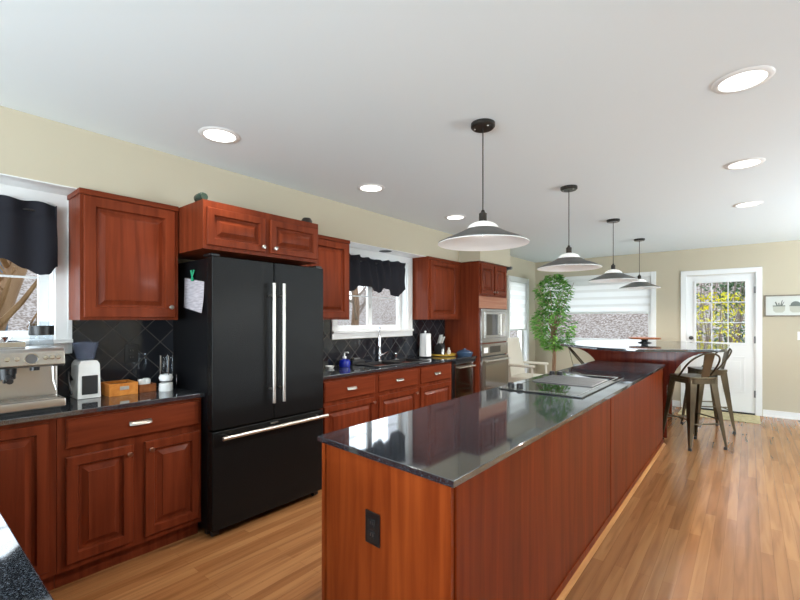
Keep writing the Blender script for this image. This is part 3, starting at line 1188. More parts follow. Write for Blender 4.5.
# oven tower
TX, TY, TW = -2.635, 4.79, 0.80
r = thing('oven_tower_cabinet', 'tall cherry cabinet tower holding the microwave and wall oven', 'cabinet', (TX, TY, 0), RZ)
c = MB()
TD = 0.517
c.box(0, 0.02, 0, TD, 0, 2.112)
c.box(TW - 0.02, TW, 0, TD, 0, 2.112)
c.box(0.02, TW - 0.02, TD - 0.01, TD, 0, 2.112)
c.box(0.02, TW - 0.02, 0, TD - 0.01, 1.515, 2.112)
c.box(0.02, TW - 0.02, 0, TD - 0.01, 1.055, 1.075)
c.box(0.02, TW - 0.02, 0.0, TD - 0.01, 0.0, 0.30)
c.box(0.02, 0.05, 0, 0.02, 0.3, 1.515)
c.box(TW - 0.05, TW - 0.02, 0, 0.02, 0.3, 1.515)
c.build('cabinet_body', M['cherry'], r)
add_door(r, 0.035, 0.385, 1.70, 2.085, (0.36, 1.735), 0.06)
add_door(r, 0.415, 0.765, 1.70, 2.085, (0.44, 1.735), 0.06)
c = MB()
c.box(0.0, TW, -0.006, 0.0, 1.52, 1.67, 0.002)
c.build('filler_panel', wood('pale_filler_wood', srgb(168, 112, 88), srgb(190, 138, 112), 'x'), r)

r = thing('microwave', 'built-in stainless microwave above the wall oven', 'microwave', (TX - 0.001, TY + 0.052, 1.078), RZ)
w = TW - 0.104
c = MB()
c.box(0, w, 0.0, 0.45, 0, 0.43)
c.build('cabinet_body', M['black'], r)
c = MB()
c.box(-0.03, w + 0.03, -0.03, -0.001, -0.006, 0.05, 0.003)
c.box(-0.03, w + 0.03, -0.03, -0.001, 0.40, 0.433, 0.003)
c.box(-0.03, 0.05, -0.03, -0.001, 0.05, 0.40)
c.box(w - 0.05, w + 0.03, -0.03, -0.001, 0.05, 0.40)
c.build('trim_frame', M['steel'], r)
c = MB()
c.box(0.05, w - 0.22, -0.035, -0.002, 0.052, 0.398, 0.004)
d_ = c.build('door', M['steel'], r)
MB().box(0.09, w - 0.29, -0.037, -0.034, 0.09, 0.365, 0.001).build('window', M['ovenglass'], d_)
c = MB()
c.tube([(w - 0.245, -0.06, 0.08), (w - 0.245, -0.06, 0.37)], 0.009, 12)
for z in (0.1, 0.35):
    c.tube([(w - 0.245, -0.06, z), (w - 0.245, -0.03, z)], 0.006, 8)
c.build('handle', M['steelwarm'], d_)
MB().box(w - 0.215, w - 0.052, -0.033, -0.002, 0.052, 0.398, 0.003).build('control_panel', M['mirror'], r)

r = thing('built_in_oven', 'stainless wall oven with bar handle below the microwave', 'oven', (TX - 0.001, TY + 0.052, 0.302), RZ)
c = MB()
c.box(0, w, 0.0, 0.46, 0, 0.752)
c.build('cabinet_body', M['black'], r)
c = MB()
c.box(-0.03, w + 0.03, -0.03, -0.001, 0.60, 0.755, 0.004)
cp = c.build('control_panel', M['steel'], r)
c = MB()
c.box(0.2, w - 0.2, -0.032, -0.03, 0.635, 0.72)
c.build('display', M['ovenglass'], cp)
MB().box(0.03, 0.14, -0.0325, -0.03, 0.64, 0.71).build('sticker', M['whiteplain'], cp)
c = MB()
c.box(-0.03, w + 0.03, -0.04, -0.001, 0.0, 0.585, 0.005)
d_ = c.build('door', M['steel'], r)
MB().box(0.05, w - 0.05, -0.0425, -0.04, 0.06, 0.48, 0.001).build('window', M['mirror'], d_)
c = MB()
c.tube([(0.0, -0.085, 0.54), (w, -0.085, 0.54)], 0.012, 12)
for x in (0.05, w - 0.05):
    c.tube([(x, -0.085, 0.54), (x, -0.03, 0.54)], 0.008, 8)
c.build('handle', M['steelwarm'], d_)

# ------------------------------------------------------------------ island
IZ = 0.880
IT = 0.024
tag(MB().prism([(-0.703, 1.12), (-0.703, 5.46), (-1.43, 5.52), (-1.43, 1.185)], IZ - IT, IZ, bev=0.003).build('countertop', M['granite']), 'long black granite island top reflecting the windows', 'countertop')
r = thing('kitchen_island', 'long cherry island cabinet with boarded side under granite', 'island', (-1.07, 1.15, 0))
def P(x, y):
    return (x + 1.07, y - 1.15)
ZT = IZ - IT - 0.0005
nr, nl = P(-0.730, 1.146), P(-1.419, 1.204)
c = MB()
c.prism([P(-0.737, 1.17), P(-0.737, 5.45), P(-1.419, 5.50), P(-1.419, 1.225)], 0.0, ZT)
c.build('cabinet_body', M['island'], r)
c = MB()
c.prism([(nr[0], nr[1]), (nr[0], nr[1] + 0.018), (nl[0] + 0.028, nl[1] + 0.018), (nl[0] + 0.028, nl[1])], 0.0, ZT, bev=0.001)
c.build('end_panel', M['island'], r)
c = MB()
c.prism([(nl[0], nl[1] - 0.003), (nl[0] + 0.022, nl[1] - 0.005), (nl[0] + 0.022, nl[1] + 0.02), (nl[0], nl[1] + 0.02)], 0.0, ZT, bev=0.002)
c.build('corner_strip', M['island'], r)
for (p, q) in ((1.172, 3.150), (3.168, 5.455)):
    c = MB()
    c.box(0.333, 0.347 - 0.002, p - 1.15, q - 1.15, 0.0, ZT, 0.0015)
    c.build('side_panel', M['islandside_shaded'], r)
c = MB()
c.prism([(0.345, 0.0), (0.372, 0.0), (0.369, 0.010), (0.36, 0.019), (0.345, 0.022)], 0.01, 4.31, 'y')
c.build('shoe_moulding', M['oaktrim'], r)
c = MB()
c.box(0.345, 0.352, 0.01, 4.31, 0.0, 0.06, 0.002)
c.build('base_strip', M['islandside_shaded'], r)

# black outlet let into the island end
ang = math.atan2(nl[1] - nr[1], nl[0] - nr[0])
def outlet(label, loc, rot, wide=0.078, high=0.122):
    r = thing('electrical_outlet', label, 'outlet', loc, rot)
    MB().box(-wide / 2, wide / 2, -0.006, 0, -high / 2, high / 2, 0.002).build('cover_plate', M['black'], r)
    for s_ in (-1, 1):
        c = MB()
        c.box(-0.017, 0.017, -0.008, -0.006, s_ * 0.022 - 0.015, s_ * 0.022 + 0.015, 0.0008)
        so = c.build('socket', M['blackmatt'], r)
        c = MB()
        for x in (-0.007, 0.007):
            c.box(x - 0.0012, x + 0.0012, -0.0085, -0.008, s_ * 0.022 - 0.006, s_ * 0.022 + 0.004)
        c.build('slot', M['nickel'], so)
    return r


oy = 1.146 + (-0.730 + 1.093) / 0.689 * 0.058
outlet('black outlet on the near end of the wooden island', (-1.093, oy - 0.001, 0.592), math.atan2(0.058, -0.689) + PI)
outlet('black outlet on the tiled wall behind the wooden box', (BX, 1.045, 1.152), RZ, 0.08, 0.12)

# cooktop
r = thing('cooktop', 'black glass downdraft cooktop set on the island', 'cooktop', (-1.09, 3.375, IZ))
c = MB()
c.box(-0.285, 0.285, -0.585, 0.585, 0.0005, 0.009, 0.003)
c.build('glass_top', M['cooktop'], r)
c = MB()
for (p, q, s_, t_) in ((-.25, .25, -.545, -.538), (-.25, .25, .538, .545), (-.25, -.243, -.545, .545), (.243, .25, -.545, .545)):
    c.box(p, q, s_, t_, 0.009, 0.0105)
c.build('inner_border', M['steel'], r)
c = MB()
c.box(-0.225, 0.225, -0.125, 0.305, 0.009, 0.014, 0.002)
for k in range(11):
    y = -0.105 + k * 0.039
    c.box(-0.215, 0.215, y - 0.006, y + 0.006, 0.014, 0.020, 0.001)
c.build('vent_grille', M['grille'], r)
def knob(x, y):
    c = MB()
    c.lathe([(0.0, 0.009), (0.024, 0.009), (0.024, 0.03), (0.018, 0.036), (0, 0.036)], (x, y, 0), 16)
    c.build('knob', M['black'], r)
for (x, y) in ((-0.257, -0.44), (-0.18, -0.462), (-0.262, 0.42), (-0.2, 0.435)):
    knob(x, y)

# ------------------------------------------------------------------ round-ended bar beyond the island
BZ = 1.067
r = thing('bar_table', 'raised black granite bar on a dark cherry base past the island', 'bar table', (-1.03, 6.08, 0))
octo = []
raw = [(-0.17, -1.11), (0.17, -1.11), (0.86, -0.58), (0.86, 0.58), (0.17, 1.11), (-0.17, 1.11), (-0.86, 0.58), (-0.86, -0.58)]
n = len(raw)
for i, p in enumerate(raw):
    p = Vector(p)
    a_, b_ = Vector(raw[i - 1]), Vector(raw[(i + 1) % n])
    t = 0.13
    p0, p1 = p + (a_ - p).normalized() * t, p + (b_ - p).normalized() * t
    for k in range(4):
        u = k / 3
        octo.append(tuple(p0 * (1 - u) ** 2 + p * 2 * u * (1 - u) + p1 * u * u))
c = MB()
c.prism(octo, BZ - 0.03, BZ, bev=0.004)
c.build('tabletop', M['granite'], r)
c = MB()
c.box(-0.36, 0.303, -0.31, -0.27, 0, BZ - 0.031, 0.003)
c.build('front_panel', M['bar'], r)
c = MB()
c.box(-0.30, 0.21, 0.90, 0.95, 0, BZ - 0.031, 0.003)
c.build('rear_panel', M['bar'], r)
c = MB()
c.box(-0.33, 0.21, -0.27, 0.90, 0.93, BZ - 0.031)
c.build('top_rail', M['bar'], r)
def corbel(s_, x):
    arc = [(x, 0.62), (x, BZ - 0.031), (x + s_ * 0.42, BZ - 0.031), (x + s_ * 0.42, BZ - 0.06)]
    for k in range(0, 11):
        t = PI / 2 * k / 10
        arc.append((x + s_ * (0.42 - 0.37 * math.sin(t)), BZ - 0.44 + 0.38 * math.cos(t)))
    c = MB()
    c.prism(arc, -0.305, -0.275, 'y', bev=0.002)
    c.build('corbel', M['bar'], r)
corbel(1, 0.303)
corbel(-1, -0.36)

# wooden tray on the bar
r = thing('serving_tray', 'round wooden serving stand on the bar top', 'tray', (-1.05, 6.35, BZ))
c = MB()
c.lathe([(0, 0.05), (0.17, 0.05), (0.185, 0.056), (0.185, 0.068), (0.17, 0.065), (0, 0.062)], (0, 0, 0), 32)
c.build('plate', M['walnut'], r)
c = MB()
c.lathe([(0, 0), (0.08, 0), (0.08, 0.006), (0.035, 0.02), (0.045, 0.05), (0, 0.05)], (0, 0, 0), 24)
c.build('foot', M['black'], r)

# ------------------------------------------------------------------ bar stools
def make_stool(label, loc, rot):
    """seat faces -x, backrest at +x"""
    r = thing('bar_stool', label, 'stool', loc, rot, 'metal stools around the bar')
    S = 0.155
    c = MB()
    poly = []
    for (sx, sy) in ((1, 1), (-1, 1), (-1, -1), (1, -1)):
        a0 = {(1, 1): 0, (-1, 1): PI / 2, (-1, -1): PI, (1, -1): 3 * PI / 2}[(sx, sy)]
        for k in range(5):
            t = a0 + PI / 2 * k / 4
            poly.append((sx * (S - 0.045) + 0.06 * math.cos(t), sy * (S - 0.045) + 0.06 * math.sin(t)))
    c.prism(poly, 0.735, 0.762, bev=0.006)
    c.prism([(x * 0.97, y * 0.97) for x, y in poly], 0.69, 0.735)
    c.build('seat', M['gun'], r)
    feet = {}
    for sx in (-1, 1):
        for sy in (-1, 1):
            top, bot = Vector((sx * 0.15, sy * 0.15, 0.74)), Vector((sx * 0.215, sy * 0.215, 0.02))
            feet[(sx, sy)] = (top, bot)
            c = MB()
            b = bmesh.new()
            rings = []
            for k in range(9):
                t = k / 8
                p = top.lerp(bot, t)
                w = 0.058 * (1 - t) ** 0.8 + 0.02
                q = 0.006
                inx, iny = Vector((-sx, 0, 0)), Vector((0, -sy, 0))
                o_ = p
                ring = [o_ + inx * w, o_ + (inx + iny) * 0.012 * 0, o_ + iny * w, o_ + iny * w + inx * q, o_ + (inx + iny) * q * 1.6, o_ + inx * w + iny * q]
                rings.append([b.verts.new(v) for v in ring])
            for p_, q_ in zip(rings[:-1], rings[1:]):
                for k in range(6):
                    b.faces.new((p_[k], p_[(k + 1) % 6], q_[(k + 1) % 6], q_[k]))
            b.faces.new(rings[0])
            b.faces.new(rings[-1][::-1])
            bmesh.ops.recalc_face_normals(b, faces=b.faces)
            c.add(b)
            lg = c.build('leg', M['gun'], r)
            MB().cyl((bot.x - sx * 0.012, bot.y - sy * 0.012, 0.0), (bot.x - sx * 0.012, bot.y - sy * 0.012, 0.03), 0.018, 0.016, 12).build('foot_cap', M['black'], lg)
    def at(k, z):
        t, b_ = feet[k]
        p = t.lerp(b_, (0.74 - z) / 0.72)
        return (p.x * 0.96, p.y * 0.96, z)
    for (k1, k2, z) in (((-1, -1), (-1, 1), 0.27), ((1, -1), (1, 1), 0.27), ((-1, -1), (1, -1), 0.31), ((-1, 1), (1, 1), 0.31)):
        c = MB()
        c.tube([at(k1, z), at(k2, z)], 0.0075, 8)
        c.build('footrest', M['gun'], r)
    c = MB()
    pts = []
    for k in range(25):
        t = PI * k / 24
        u = math.sin(t) ** 0.6
        pts.append((0.02 + 0.13 * min(1, u * 1.1) + 0.075 * u, 0.185 * math.cos(t) * (1 + 0.1 * math.sin(t)), 0.752 + 0.268 * u))
    c.tube(pts, 0.0095, 10)
    c.build('back_hoop', M['gun'], r)
    c = MB()
    c.grid(lambda u, v: (0.158 + 0.066 * v + 0.004 * (2 * u - 1) ** 2, (u - 0.5) * (0.085 + 0.035 * v), 0.745 + 0.272 * v), 4, 6, 0.004)
    c.build('back_slat', M['gun'], r)
    return r


st = make_stool('nearest gunmetal bar stool, its slatted back towards the island end', (-0.47, 5.65, 0), -PI / 4)
dup(st, (-0.40, 6.59, 0), math.atan2(0.45, 0.89), 'farther metal bar stool standing in front of the glazed door')
dup(st, (-1.66, 5.95, 0), math.atan2(-0.28, -0.96), 'metal bar stool at the left end of the bar, mostly hidden')

# ------------------------------------------------------------------ ceiling lamps
def make_pendant(label, y):
    r = thing('pendant_lamp', label, 'pendant lamp', (-1.135, y, ZC), 0, 'pendant lamps in a line over the island')
    c = MB()
    c.lathe([(0, 0), (0.066, 0), (0.066, -0.018), (0.058, -0.026), (0, -0.026)], seg=28)
    c.build('canopy', M['bronze'], r)
    c = MB()
    for s_ in (-1, 1):
        c.sphere((0.04 * s_, -0.02, -0.027), 0.006, 8)
    c.build('screw', M['nickel'], r)
    MB().cyl((0, 0, -0.024), (0, 0, -0.485), 0.0035, seg=8).build('cord', M['bronze'], r)
    c = MB()
    c.lathe([(0, -0.478), (0.008, -0.478), (0.012, -0.49), (0.022, -0.497), (0.022, -0.535), (0.026, -0.545), (0, -0.545)], seg=20)
    c.build('socket', M['bronze'], r)
    c = MB()
    c.lathe([(0.024, -0.541), (0.05, -0.548), (0.075, -0.562), (0.092, -0.585)], seg=36)
    c.build('glass_cap', M['frost'], r)
    c = MB()
    c.lathe([(0.090, -0.583), (0.115, -0.598), (0.15, -0.614), (0.2, -0.635), (0.247, -0.657), (0.247, -0.660), (0.2, -0.6385), (0.15, -0.6175), (0.115, -0.601), (0.09, -0.586)], seg=48, closed=True)
    sh = c.build('lamp_shade', M['shade'], r)
    c = MB()
    c.lathe([(0.09, -0.5875), (0.115, -0.6025), (0.15, -0.619), (0.2, -0.64), (0.248, -0.6615), (0.248, -0.6655), (0.244, -0.6645), (0.2, -0.643), (0.15, -0.622), (0.115, -0.6055), (0.09, -0.5905)], seg=48, closed=True)
    c.build('shade_lining', M['shadein'], sh)
    MB().sphere((0, 0, -0.585), 0.028, 14, (1, 1, 1.2)).build('bulb', M['bulb'], r)
    d = bpy.data.lights.new('pendant_glow', 'SPOT')
    d.energy = 36
    d.color = (1, 0.96, 0.9)
    d.spot_size = math.radians(172)
    d.spot_blend = 0.5
    d.shadow_soft_size = 0.012
    o = bpy.data.objects.new('pendant_glow', d)
    o.location = (0, 0, -0.634)
    o.parent = r
    COL.objects.link(o)
    return r


pd = make_pendant('nearest and largest looking of the four pewter pendant lamps, over the near island', 2.11)
dup(pd, (-1.135, 3.57, ZC), 0, 'second pewter pendant lamp from the camera, above the cooktop')
dup(pd, (-1.135, 5.05, ZC), 0, 'third pewter pendant lamp, above the far end of the island')
dup(pd, (-1.135, 6.49, ZC), 0, 'farthest pewter pendant lamp, above the bar in front of the blind')


def make_downlight(label, x, y, power=28):
    r = thing('recessed_light', label, 'ceiling light', (x, y, ZC), 0, 'recessed ceiling lights')
    c = MB()
    c.lathe([(0.086, -0.001), (0.088, -0.007), (0.108, -0.006), (0.114, -0.0005)], seg=40)
    c.build('trim_ring', M['white'], r)
    MB().lathe([(0, -0.0035), (0.087, -0.0035)], seg=32).build('diffuser', M['lamp'], r)
    d = bpy.data.lights.new('downlight', 'SPOT')
    d.energy = power
    d.color = (1, 0.93, 0.84)
    d.spot_size = math.radians(130)
    d.spot_blend = 0.8
    d.shadow_soft_size = 0.08
    o = bpy.data.objects.new('downlight', d)
    o.location = (0, 0, -0.02)
    o.parent = r
    COL.objects.link(o)
    return r


dl_ = make_downlight('recessed ceiling light nearest above the left wall cabinets', -2.40, 1.26)
dup(dl_, (-2.40, 2.554, ZC), 0, 'recessed ceiling light in front of the cabinet right of the refrigerator')
dup(dl_, (-2.40, 3.857, ZC), 0, 'recessed ceiling light partly behind the nearest pendant lamp')
dr_ = make_downlight('largest recessed ceiling light, at the top right', -0.02, 2.468, 10)
dup(dr_, (-0.02, 3.80, ZC), 0, 'middle recessed ceiling light of the right-hand row')
dup(dr_, (-0.0, 5.16, ZC), 0, 'farthest recessed ceiling light of the right-hand row')

r = thing('soffit_light', 'dark round downlight let into the soffit over the sink window', 'ceiling light', (-3.03, 3.45, 2.112))
c = MB()
c.lathe([(0.0, -0.0015), (0.05, -0.0015), (0.054, -0.004), (0.066, -0.003), (0.07, -0.0005)], seg=32)
c.build('trim_ring', M['blackmatt'], r)

# ------------------------------------------------------------------ valances
def valance(label, y0, y1, ztop, hem, seed):
    """gathered cloth on a rod, shaped hem; hem = [(y, z)...] along the lower edge"""
    rnd = random.Random(seed)
    r = thing('window_valance', label, 'valance', (XL + 0.05, (y0 + y1) / 2, ztop))
    w = y1 - y0
    ph = [rnd.uniform(0, 6) for _ in range(4)]

    def hz(u):
        y = y0 + u * w
        if y <= hem[0][0]:
            return hem[0][1]
        for (ya, za), (yb, zb) in zip(hem[:-1], hem[1:]):
            if y <= yb:
                t = (y - ya) / (yb - ya)
                t = t * t * (3 - 2 * t)
                return za + (zb - za) * t
        return hem[-1][1]

    def fn(u, v):
        L = ztop - hz(u)
        y = (u - 0.5) * w
        g = 0.016 * math.sin(u * w * 52 + ph[0] + 1.2 * math.sin(u * 11)) + 0.010 * math.sin(u * w * 27 + ph[1] + v * 1.5)
        head = max(0.0, 1 - v / 0.16)
        x = 0.025 + 0.03 * v + g * (0.5 + 0.5 * math.exp(-3 * v)) + 0.012 * math.sin(4 * v + u * 7 + ph[2]) - 0.012 * math.exp(-((v - 0.14) / 0.05) ** 2)
        return (x, y, -L * v + 0.006 * head * (0.6 + math.sin(u * w * 40 + ph[3])) + 0.006 * math.sin(u * 9) * head)
    c = MB()
    c.grid(fn, 120, 26, 0.003)
    c.build('cloth', M['fabric'], r, smooth=80)
    for s_ in (0, 1):
        c = MB()
        a_ = (s_ - 0.5) * w
        L = ztop - hz(s_)
        c.grid(lambda u, v: (-0.045 + u * 0.075, a_ + 0.004 * math.sin(9 * u), -L * v * (0.95 + 0.05 * u)), 6, 10, 0.003)
        c.build('return_flap', M['fabric'], r, smooth=80)
    MB().tube([(-0.004, -w / 2, -0.04), (-0.004, w / 2, -0.04)], 0.007, 10).build('rod', M['black'], r)


valance('black gathered valance in the window above the espresso machine', -0.60, 0.64, 2.03,
        [(-0.6, 1.72), (-0.5, 1.61), (0.0, 1.74), (0.40, 1.70), (0.50, 1.655), (0.56, 1.625), (0.60, 1.63), (0.632, 1.675), (0.64, 1.68)], 5)
valance('black scalloped valance over the sink window', 2.86, 3.83, 2.02,
        [(2.86, 1.70), (2.95, 1.655), (3.00, 1.665), (3.06, 1.715), (3.22, 1.715), (3.29, 1.675), (3.36, 1.655), (3.40, 1.665), (3.43, 1.71), (3.52, 1.705), (3.58, 1.645), (3.68, 1.63), (3.76, 1.665), (3.83, 1.72)], 9)

# ------------------------------------------------------------------ things on the left worktop
Z = 0.914
# espresso machine, front facing +x (local -y)
r = thing('espresso_machine', 'large stainless espresso machine at the left edge of the worktop', 'espresso machine', (-2.745, 0.262, Z), RZ)
W = 0.345
c = MB()
c.box(0, W, 0.14, 0.33, 0.02, 0.30, 0.012)
c.box(0, W, 0.04, 0.33, 0.30, 0.318, 0.006)
c.build('housing', M['espresso'], r)
c = MB()
c.prism([(0.028, 0.315), (0.008, 0.30), (0.0, 0.235), (0.02, 0.225), (0.16, 0.225), (0.16, 0.315)], 0.0, W, 'x', bev=0.004)
head = c.build('control_panel', M['espresso'], r)
Rk = Matrix.Rotation(PI / 2, 4, 'X')
for (x, rad) in ((0.06, 0.017), (0.12, 0.012), (0.155, 0.012), (0.265, 0.012), (0.29, 0.012), (0.315, 0.012)):
    c = MB()
    c.lathe([(0, 0), (rad, 0), (rad * 0.92, 0.012), (0, 0.013)], (x, 0.004, 0.272), 18, Rk)
    c.build('button', M['chrome'], head)
c = MB()
c.lathe([(0.0, 0.004), (0.022, 0.004), (0.024, 0.008), (0.028, 0.008), (0.028, 0)], (0.21, 0.004, 0.268), 24, Rk)
c.build('pressure_gauge', M['chrome'], head)
c = MB()
c.lathe([(0, 0.004), (0.022, 0.004)], (0.21, 0.0035, 0.268), 24, Rk)
c.build('gauge_face', M['grille'], head)
c = MB()
c.cyl((0.13, 0.075, 0.235), (0.13, 0.075, 0.195), 0.038)
c.cyl((0.13, 0.075, 0.195), (0.13, 0.075, 0.17), 0.034)
c.tube([(0.13, 0.045, 0.185), (0.125, -0.03, 0.18), (0.12, -0.075, 0.172)], [0.009, 0.014, 0.013], 12)
c.box(0.115, 0.145, 0.06, 0.09, 0.15, 0.172, 0.004)
c.build('portafilter', M['black'], r)
c = MB()
c.cyl((0.235, 0.07, 0.23), (0.235, 0.07, 0.205), 0.02)
c.build('hot_water_spout', M['black'], r)
c = MB()
c.tube([(0.305, 0.06, 0.235), (0.307, 0.05, 0.15), (0.315, 0.03, 0.10)], 0.005, 10)
c.build('steam_wand', M['chrome'], r)
c = MB()
c.box(0.002, W - 0.002, -0.03, 0.15, 0.018, 0.062, 0.008)
tray = c.build('drip_tray', M['espresso'], r)
c = MB()
for k in range(12):
    c.box(0.015, W - 0.015, 0.0 + 0.011 * k, 0.006 + 0.011 * k, 0.0625, 0.065)
c.build('drip_grate', M['chrome'], tray)
c = MB()
c.box(0.02, W - 0.02, -0.01, 0.3, 0.0, 0.02)
c.build('base', M['black'], r)
c = MB()
c.box(0.02, 0.20, 0.07, 0.30, 0.318, 0.326, 0.003)
for (a_, b_, s_, t_) in ((0.02, 0.20, 0.07, 0.076), (0.02, 0.20, 0.294, 0.30), (0.02, 0.026, 0.076, 0.294), (0.194, 0.20, 0.076, 0.294)):
    c.box(a_, b_, s_, t_, 0.326, 0.352, 0.001)
c.build('cup_rail', M['chrome'], r)
# saucer-like tamper stand on the machine
r = thing('tamping_bowl', 'small steel dosing funnel on top of the espresso machine', 'funnel', (-2.90, 0.37, Z + 0.326))
c = MB()
c.lathe([(0.022, 0.0), (0.026, 0.0), (0.03, 0.02), (0.055, 0.05), (0.058, 0.052), (0.054, 0.053), (0.028, 0.022), (0.022, 0.004)], seg=28, closed=True)
c.build('funnel_bowl', M['chrome'], r)
r = thing('measuring_jar', 'clear glass jar with a black band on top of the espresso machine', 'jar', (-2.93, 0.545, Z + 0.318))
c = MB()
c.lathe([(0, 0.0), (0.05, 0.0), (0.052, 0.01), (0.047, 0.07), (0.05, 0.13), (0.053, 0.135), (0.05, 0.135), (0.045, 0.07), (0.049, 0.012), (0, 0.006)], seg=28)
c.build('glass_body', M['clear'], r)
c = MB()
c.lathe([(0.0505, 0.062), (0.0525, 0.062), (0.0535, 0.112), (0.0515, 0.112)], seg=28, closed=True)
c.build('black_band', M['black'], r)
# burr grinder
r = thing('coffee_grinder', 'white coffee grinder with a smoky hopper beside the espresso machine', 'grinder', (-2.985, 0.715, Z), RZ)
W = 0.118
c = MB()
c.prism([(0.0, 0.0), (W, 0.0), (W - 0.006, 0.2), (W - 0.02, 0.222), (0.02, 0.222), (0.006, 0.2)], 0.0, 0.15, 'y', bev=0.006)
c.build('housing', M['whiteplain'], r)
c = MB()
c.box(0.022, W - 0.018, -0.006, 0.004, 0.025, 0.135, 0.003)
c.build('grounds_bin', M['black'], r)
c = MB()
c.lathe([(0.03, 0.0), (0.045, 0.005), (0.064, 0.095), (0.066, 0.098), (0.062, 0.098), (0.043, 0.01), (0.03, 0.004)], (W / 2, 0.075, 0.222), 28, closed=True)
c.build('hopper', M['smoke'], r)
c = MB()
c.lathe([(0, 0), (0.066, 0.0), (0.066, 0.006), (0.03, 0.012), (0, 0.012)], (W / 2, 0.075, 0.32), 28)
c.build('lid', M['smoke'], r)
c = MB()
c.tube([(-0.01, 0.06, 0.11), (-0.03, 0.05, 0.16), (-0.035, 0.03, 0.11), (-0.02, 0.02, 0.03)], 0.006, 8)
c.build('power_cord', M['black'], r)
# wooden knock box
r = thing('wooden_box', 'open honey coloured wooden box on the worktop right of the grinder', 'box', (-2.945, 0.862, Z), RZ)
c = MB()
W, D, H = 0.155, 0.17, 0.075
c.box(0, W, 0, 0.012, 0, H, 0.002)
c.box(0, W, D - 0.012, D, 0, H, 0.002)
c.box(0, 0.012, 0.012, D - 0.012, 0, H, 0.002)
c.box(W - 0.012, W, 0.012, D - 0.012, 0, H, 0.002)
c.box(0.012, W - 0.012, 0.012, D - 0.012, 0, 0.01)
c.build('box_body', M['boxwood'], r)
MB().box(0.055, 0.105, -0.002, 0, 0.034, 0.056, 0.001).build('name_plate', M['nickel'], r)
c = MB()
c.tube([(0.02, D * 0.5, 0.06), (W - 0.02, D * 0.5, 0.06)], 0.008, 10)
c.build('crossbar', M['black'], r)
# low brown caddy with white bits
r = thing('wooden_caddy', 'low brown wooden caddy with white odds and ends behind the wooden box', 'caddy', (-2.965, 1.03, Z), RZ)
c = MB()
c.box(0, 0.10, 0, 0.01, 0, 0.05, 0.002)
c.box(0, 0.10, 0.12, 0.13, 0, 0.05, 0.002)
c.box(0, 0.01, 0.01, 0.12, 0, 0.05, 0.002)
c.box(0.09, 0.10, 0.01, 0.12, 0, 0.05, 0.002)
c.box(0.01, 0.09, 0.01, 0.12, 0, 0.008)
c.build('box_body', M['walnut'], r)
for k, (dx, dy, rr) in enumerate(((0.03, 0.05, 0.021), (0.06, 0.035, 0.018), (0.07, 0.085, 0.02))):
    rr_ = thing('measuring_scoop', ['white round scoop at the left in the brown caddy', 'white round scoop at the front of the brown caddy', 'white round scoop at the back of the brown caddy'][k], 'scoop', (-2.965 - dy, 1.03 + dx, Z + 0.0085), RZ)
    c = MB()
    c.lathe([(0, 0), (rr * 0.8, 0), (rr, 0.03), (rr, 0.07), (rr * 0.9, 0.07), (rr * 0.7, 0.006), (0, 0.005)], seg=18)
    c.build('cup', M['whiteplain'], rr_)
# coffee press with a glass barrel
r = thing('coffee_maker', 'glass siphon coffee maker with wire frame beside the refrigerator', 'coffee maker', (-2.93, 1.175, Z))
c = MB()
c.lathe([(0, 0), (0.04, 0), (0.042, 0.008), (0.04, 0.05), (0.03, 0.055), (0, 0.055)], seg=24)
c.build('base', M['whiteplain'], r)
c = MB()
c.lathe([(0, 0.062), (0.035, 0.066), (0.042, 0.085), (0.035, 0.105), (0, 0.112)], seg=24)
c.build('milk_frother', M['towel'], r)
c = MB()
c.lathe([(0.03, 0.11), (0.034, 0.11), (0.036, 0.225), (0.032, 0.225)], seg=24, closed=True)
c.build('glass_tube', M['clear'], r)
c = MB()
for k in range(5):
    t = 2 * PI * k / 5
    c.tube([(0.038 * math.cos(t), 0.038 * math.sin(t), 0.105), (0.038 * math.cos(t), 0.038 * math.sin(t), 0.23)], 0.0028, 6)
c.tube([(0.0, 0.04, 0.10), (0.0, 0.066, 0.10), (0.0, 0.066, 0.012), (0.0, 0.04, 0.012)], 0.003, 6)
c.build('wire_frame', M['chrome'], r)

# things on top of the over-refrigerator cabinet
r = thing('mason_jar', 'small dark green jar lying on the left end of the over-refrigerator cabinet', 'jar', (-2.66, 1.275, 2.112))
c = MB()
c.lathe([(0, -0.04), (0.028, -0.04), (0.03, -0.03), (0.03, 0.025), (0.022, 0.035), (0.022, 0.045), (0, 0.045)], (0, 0, 0.03), 20, Matrix.Rotation(PI / 2, 4, 'Y'))
c.build('jar_body', mat('dark_bottle_green', srgb(44, 58, 50), 0.15), r)
r = thing('round_tin', 'small dark tin on the right end of the over-refrigerator cabinet', 'tin', (-2.62, 2.07, 2.112))
c = MB()
c.lathe([(0, 0), (0.042, 0), (0.042, 0.02), (0.03, 0.04), (0, 0.046)], seg=24)
c.build('tin_body', M['bronze'], r)

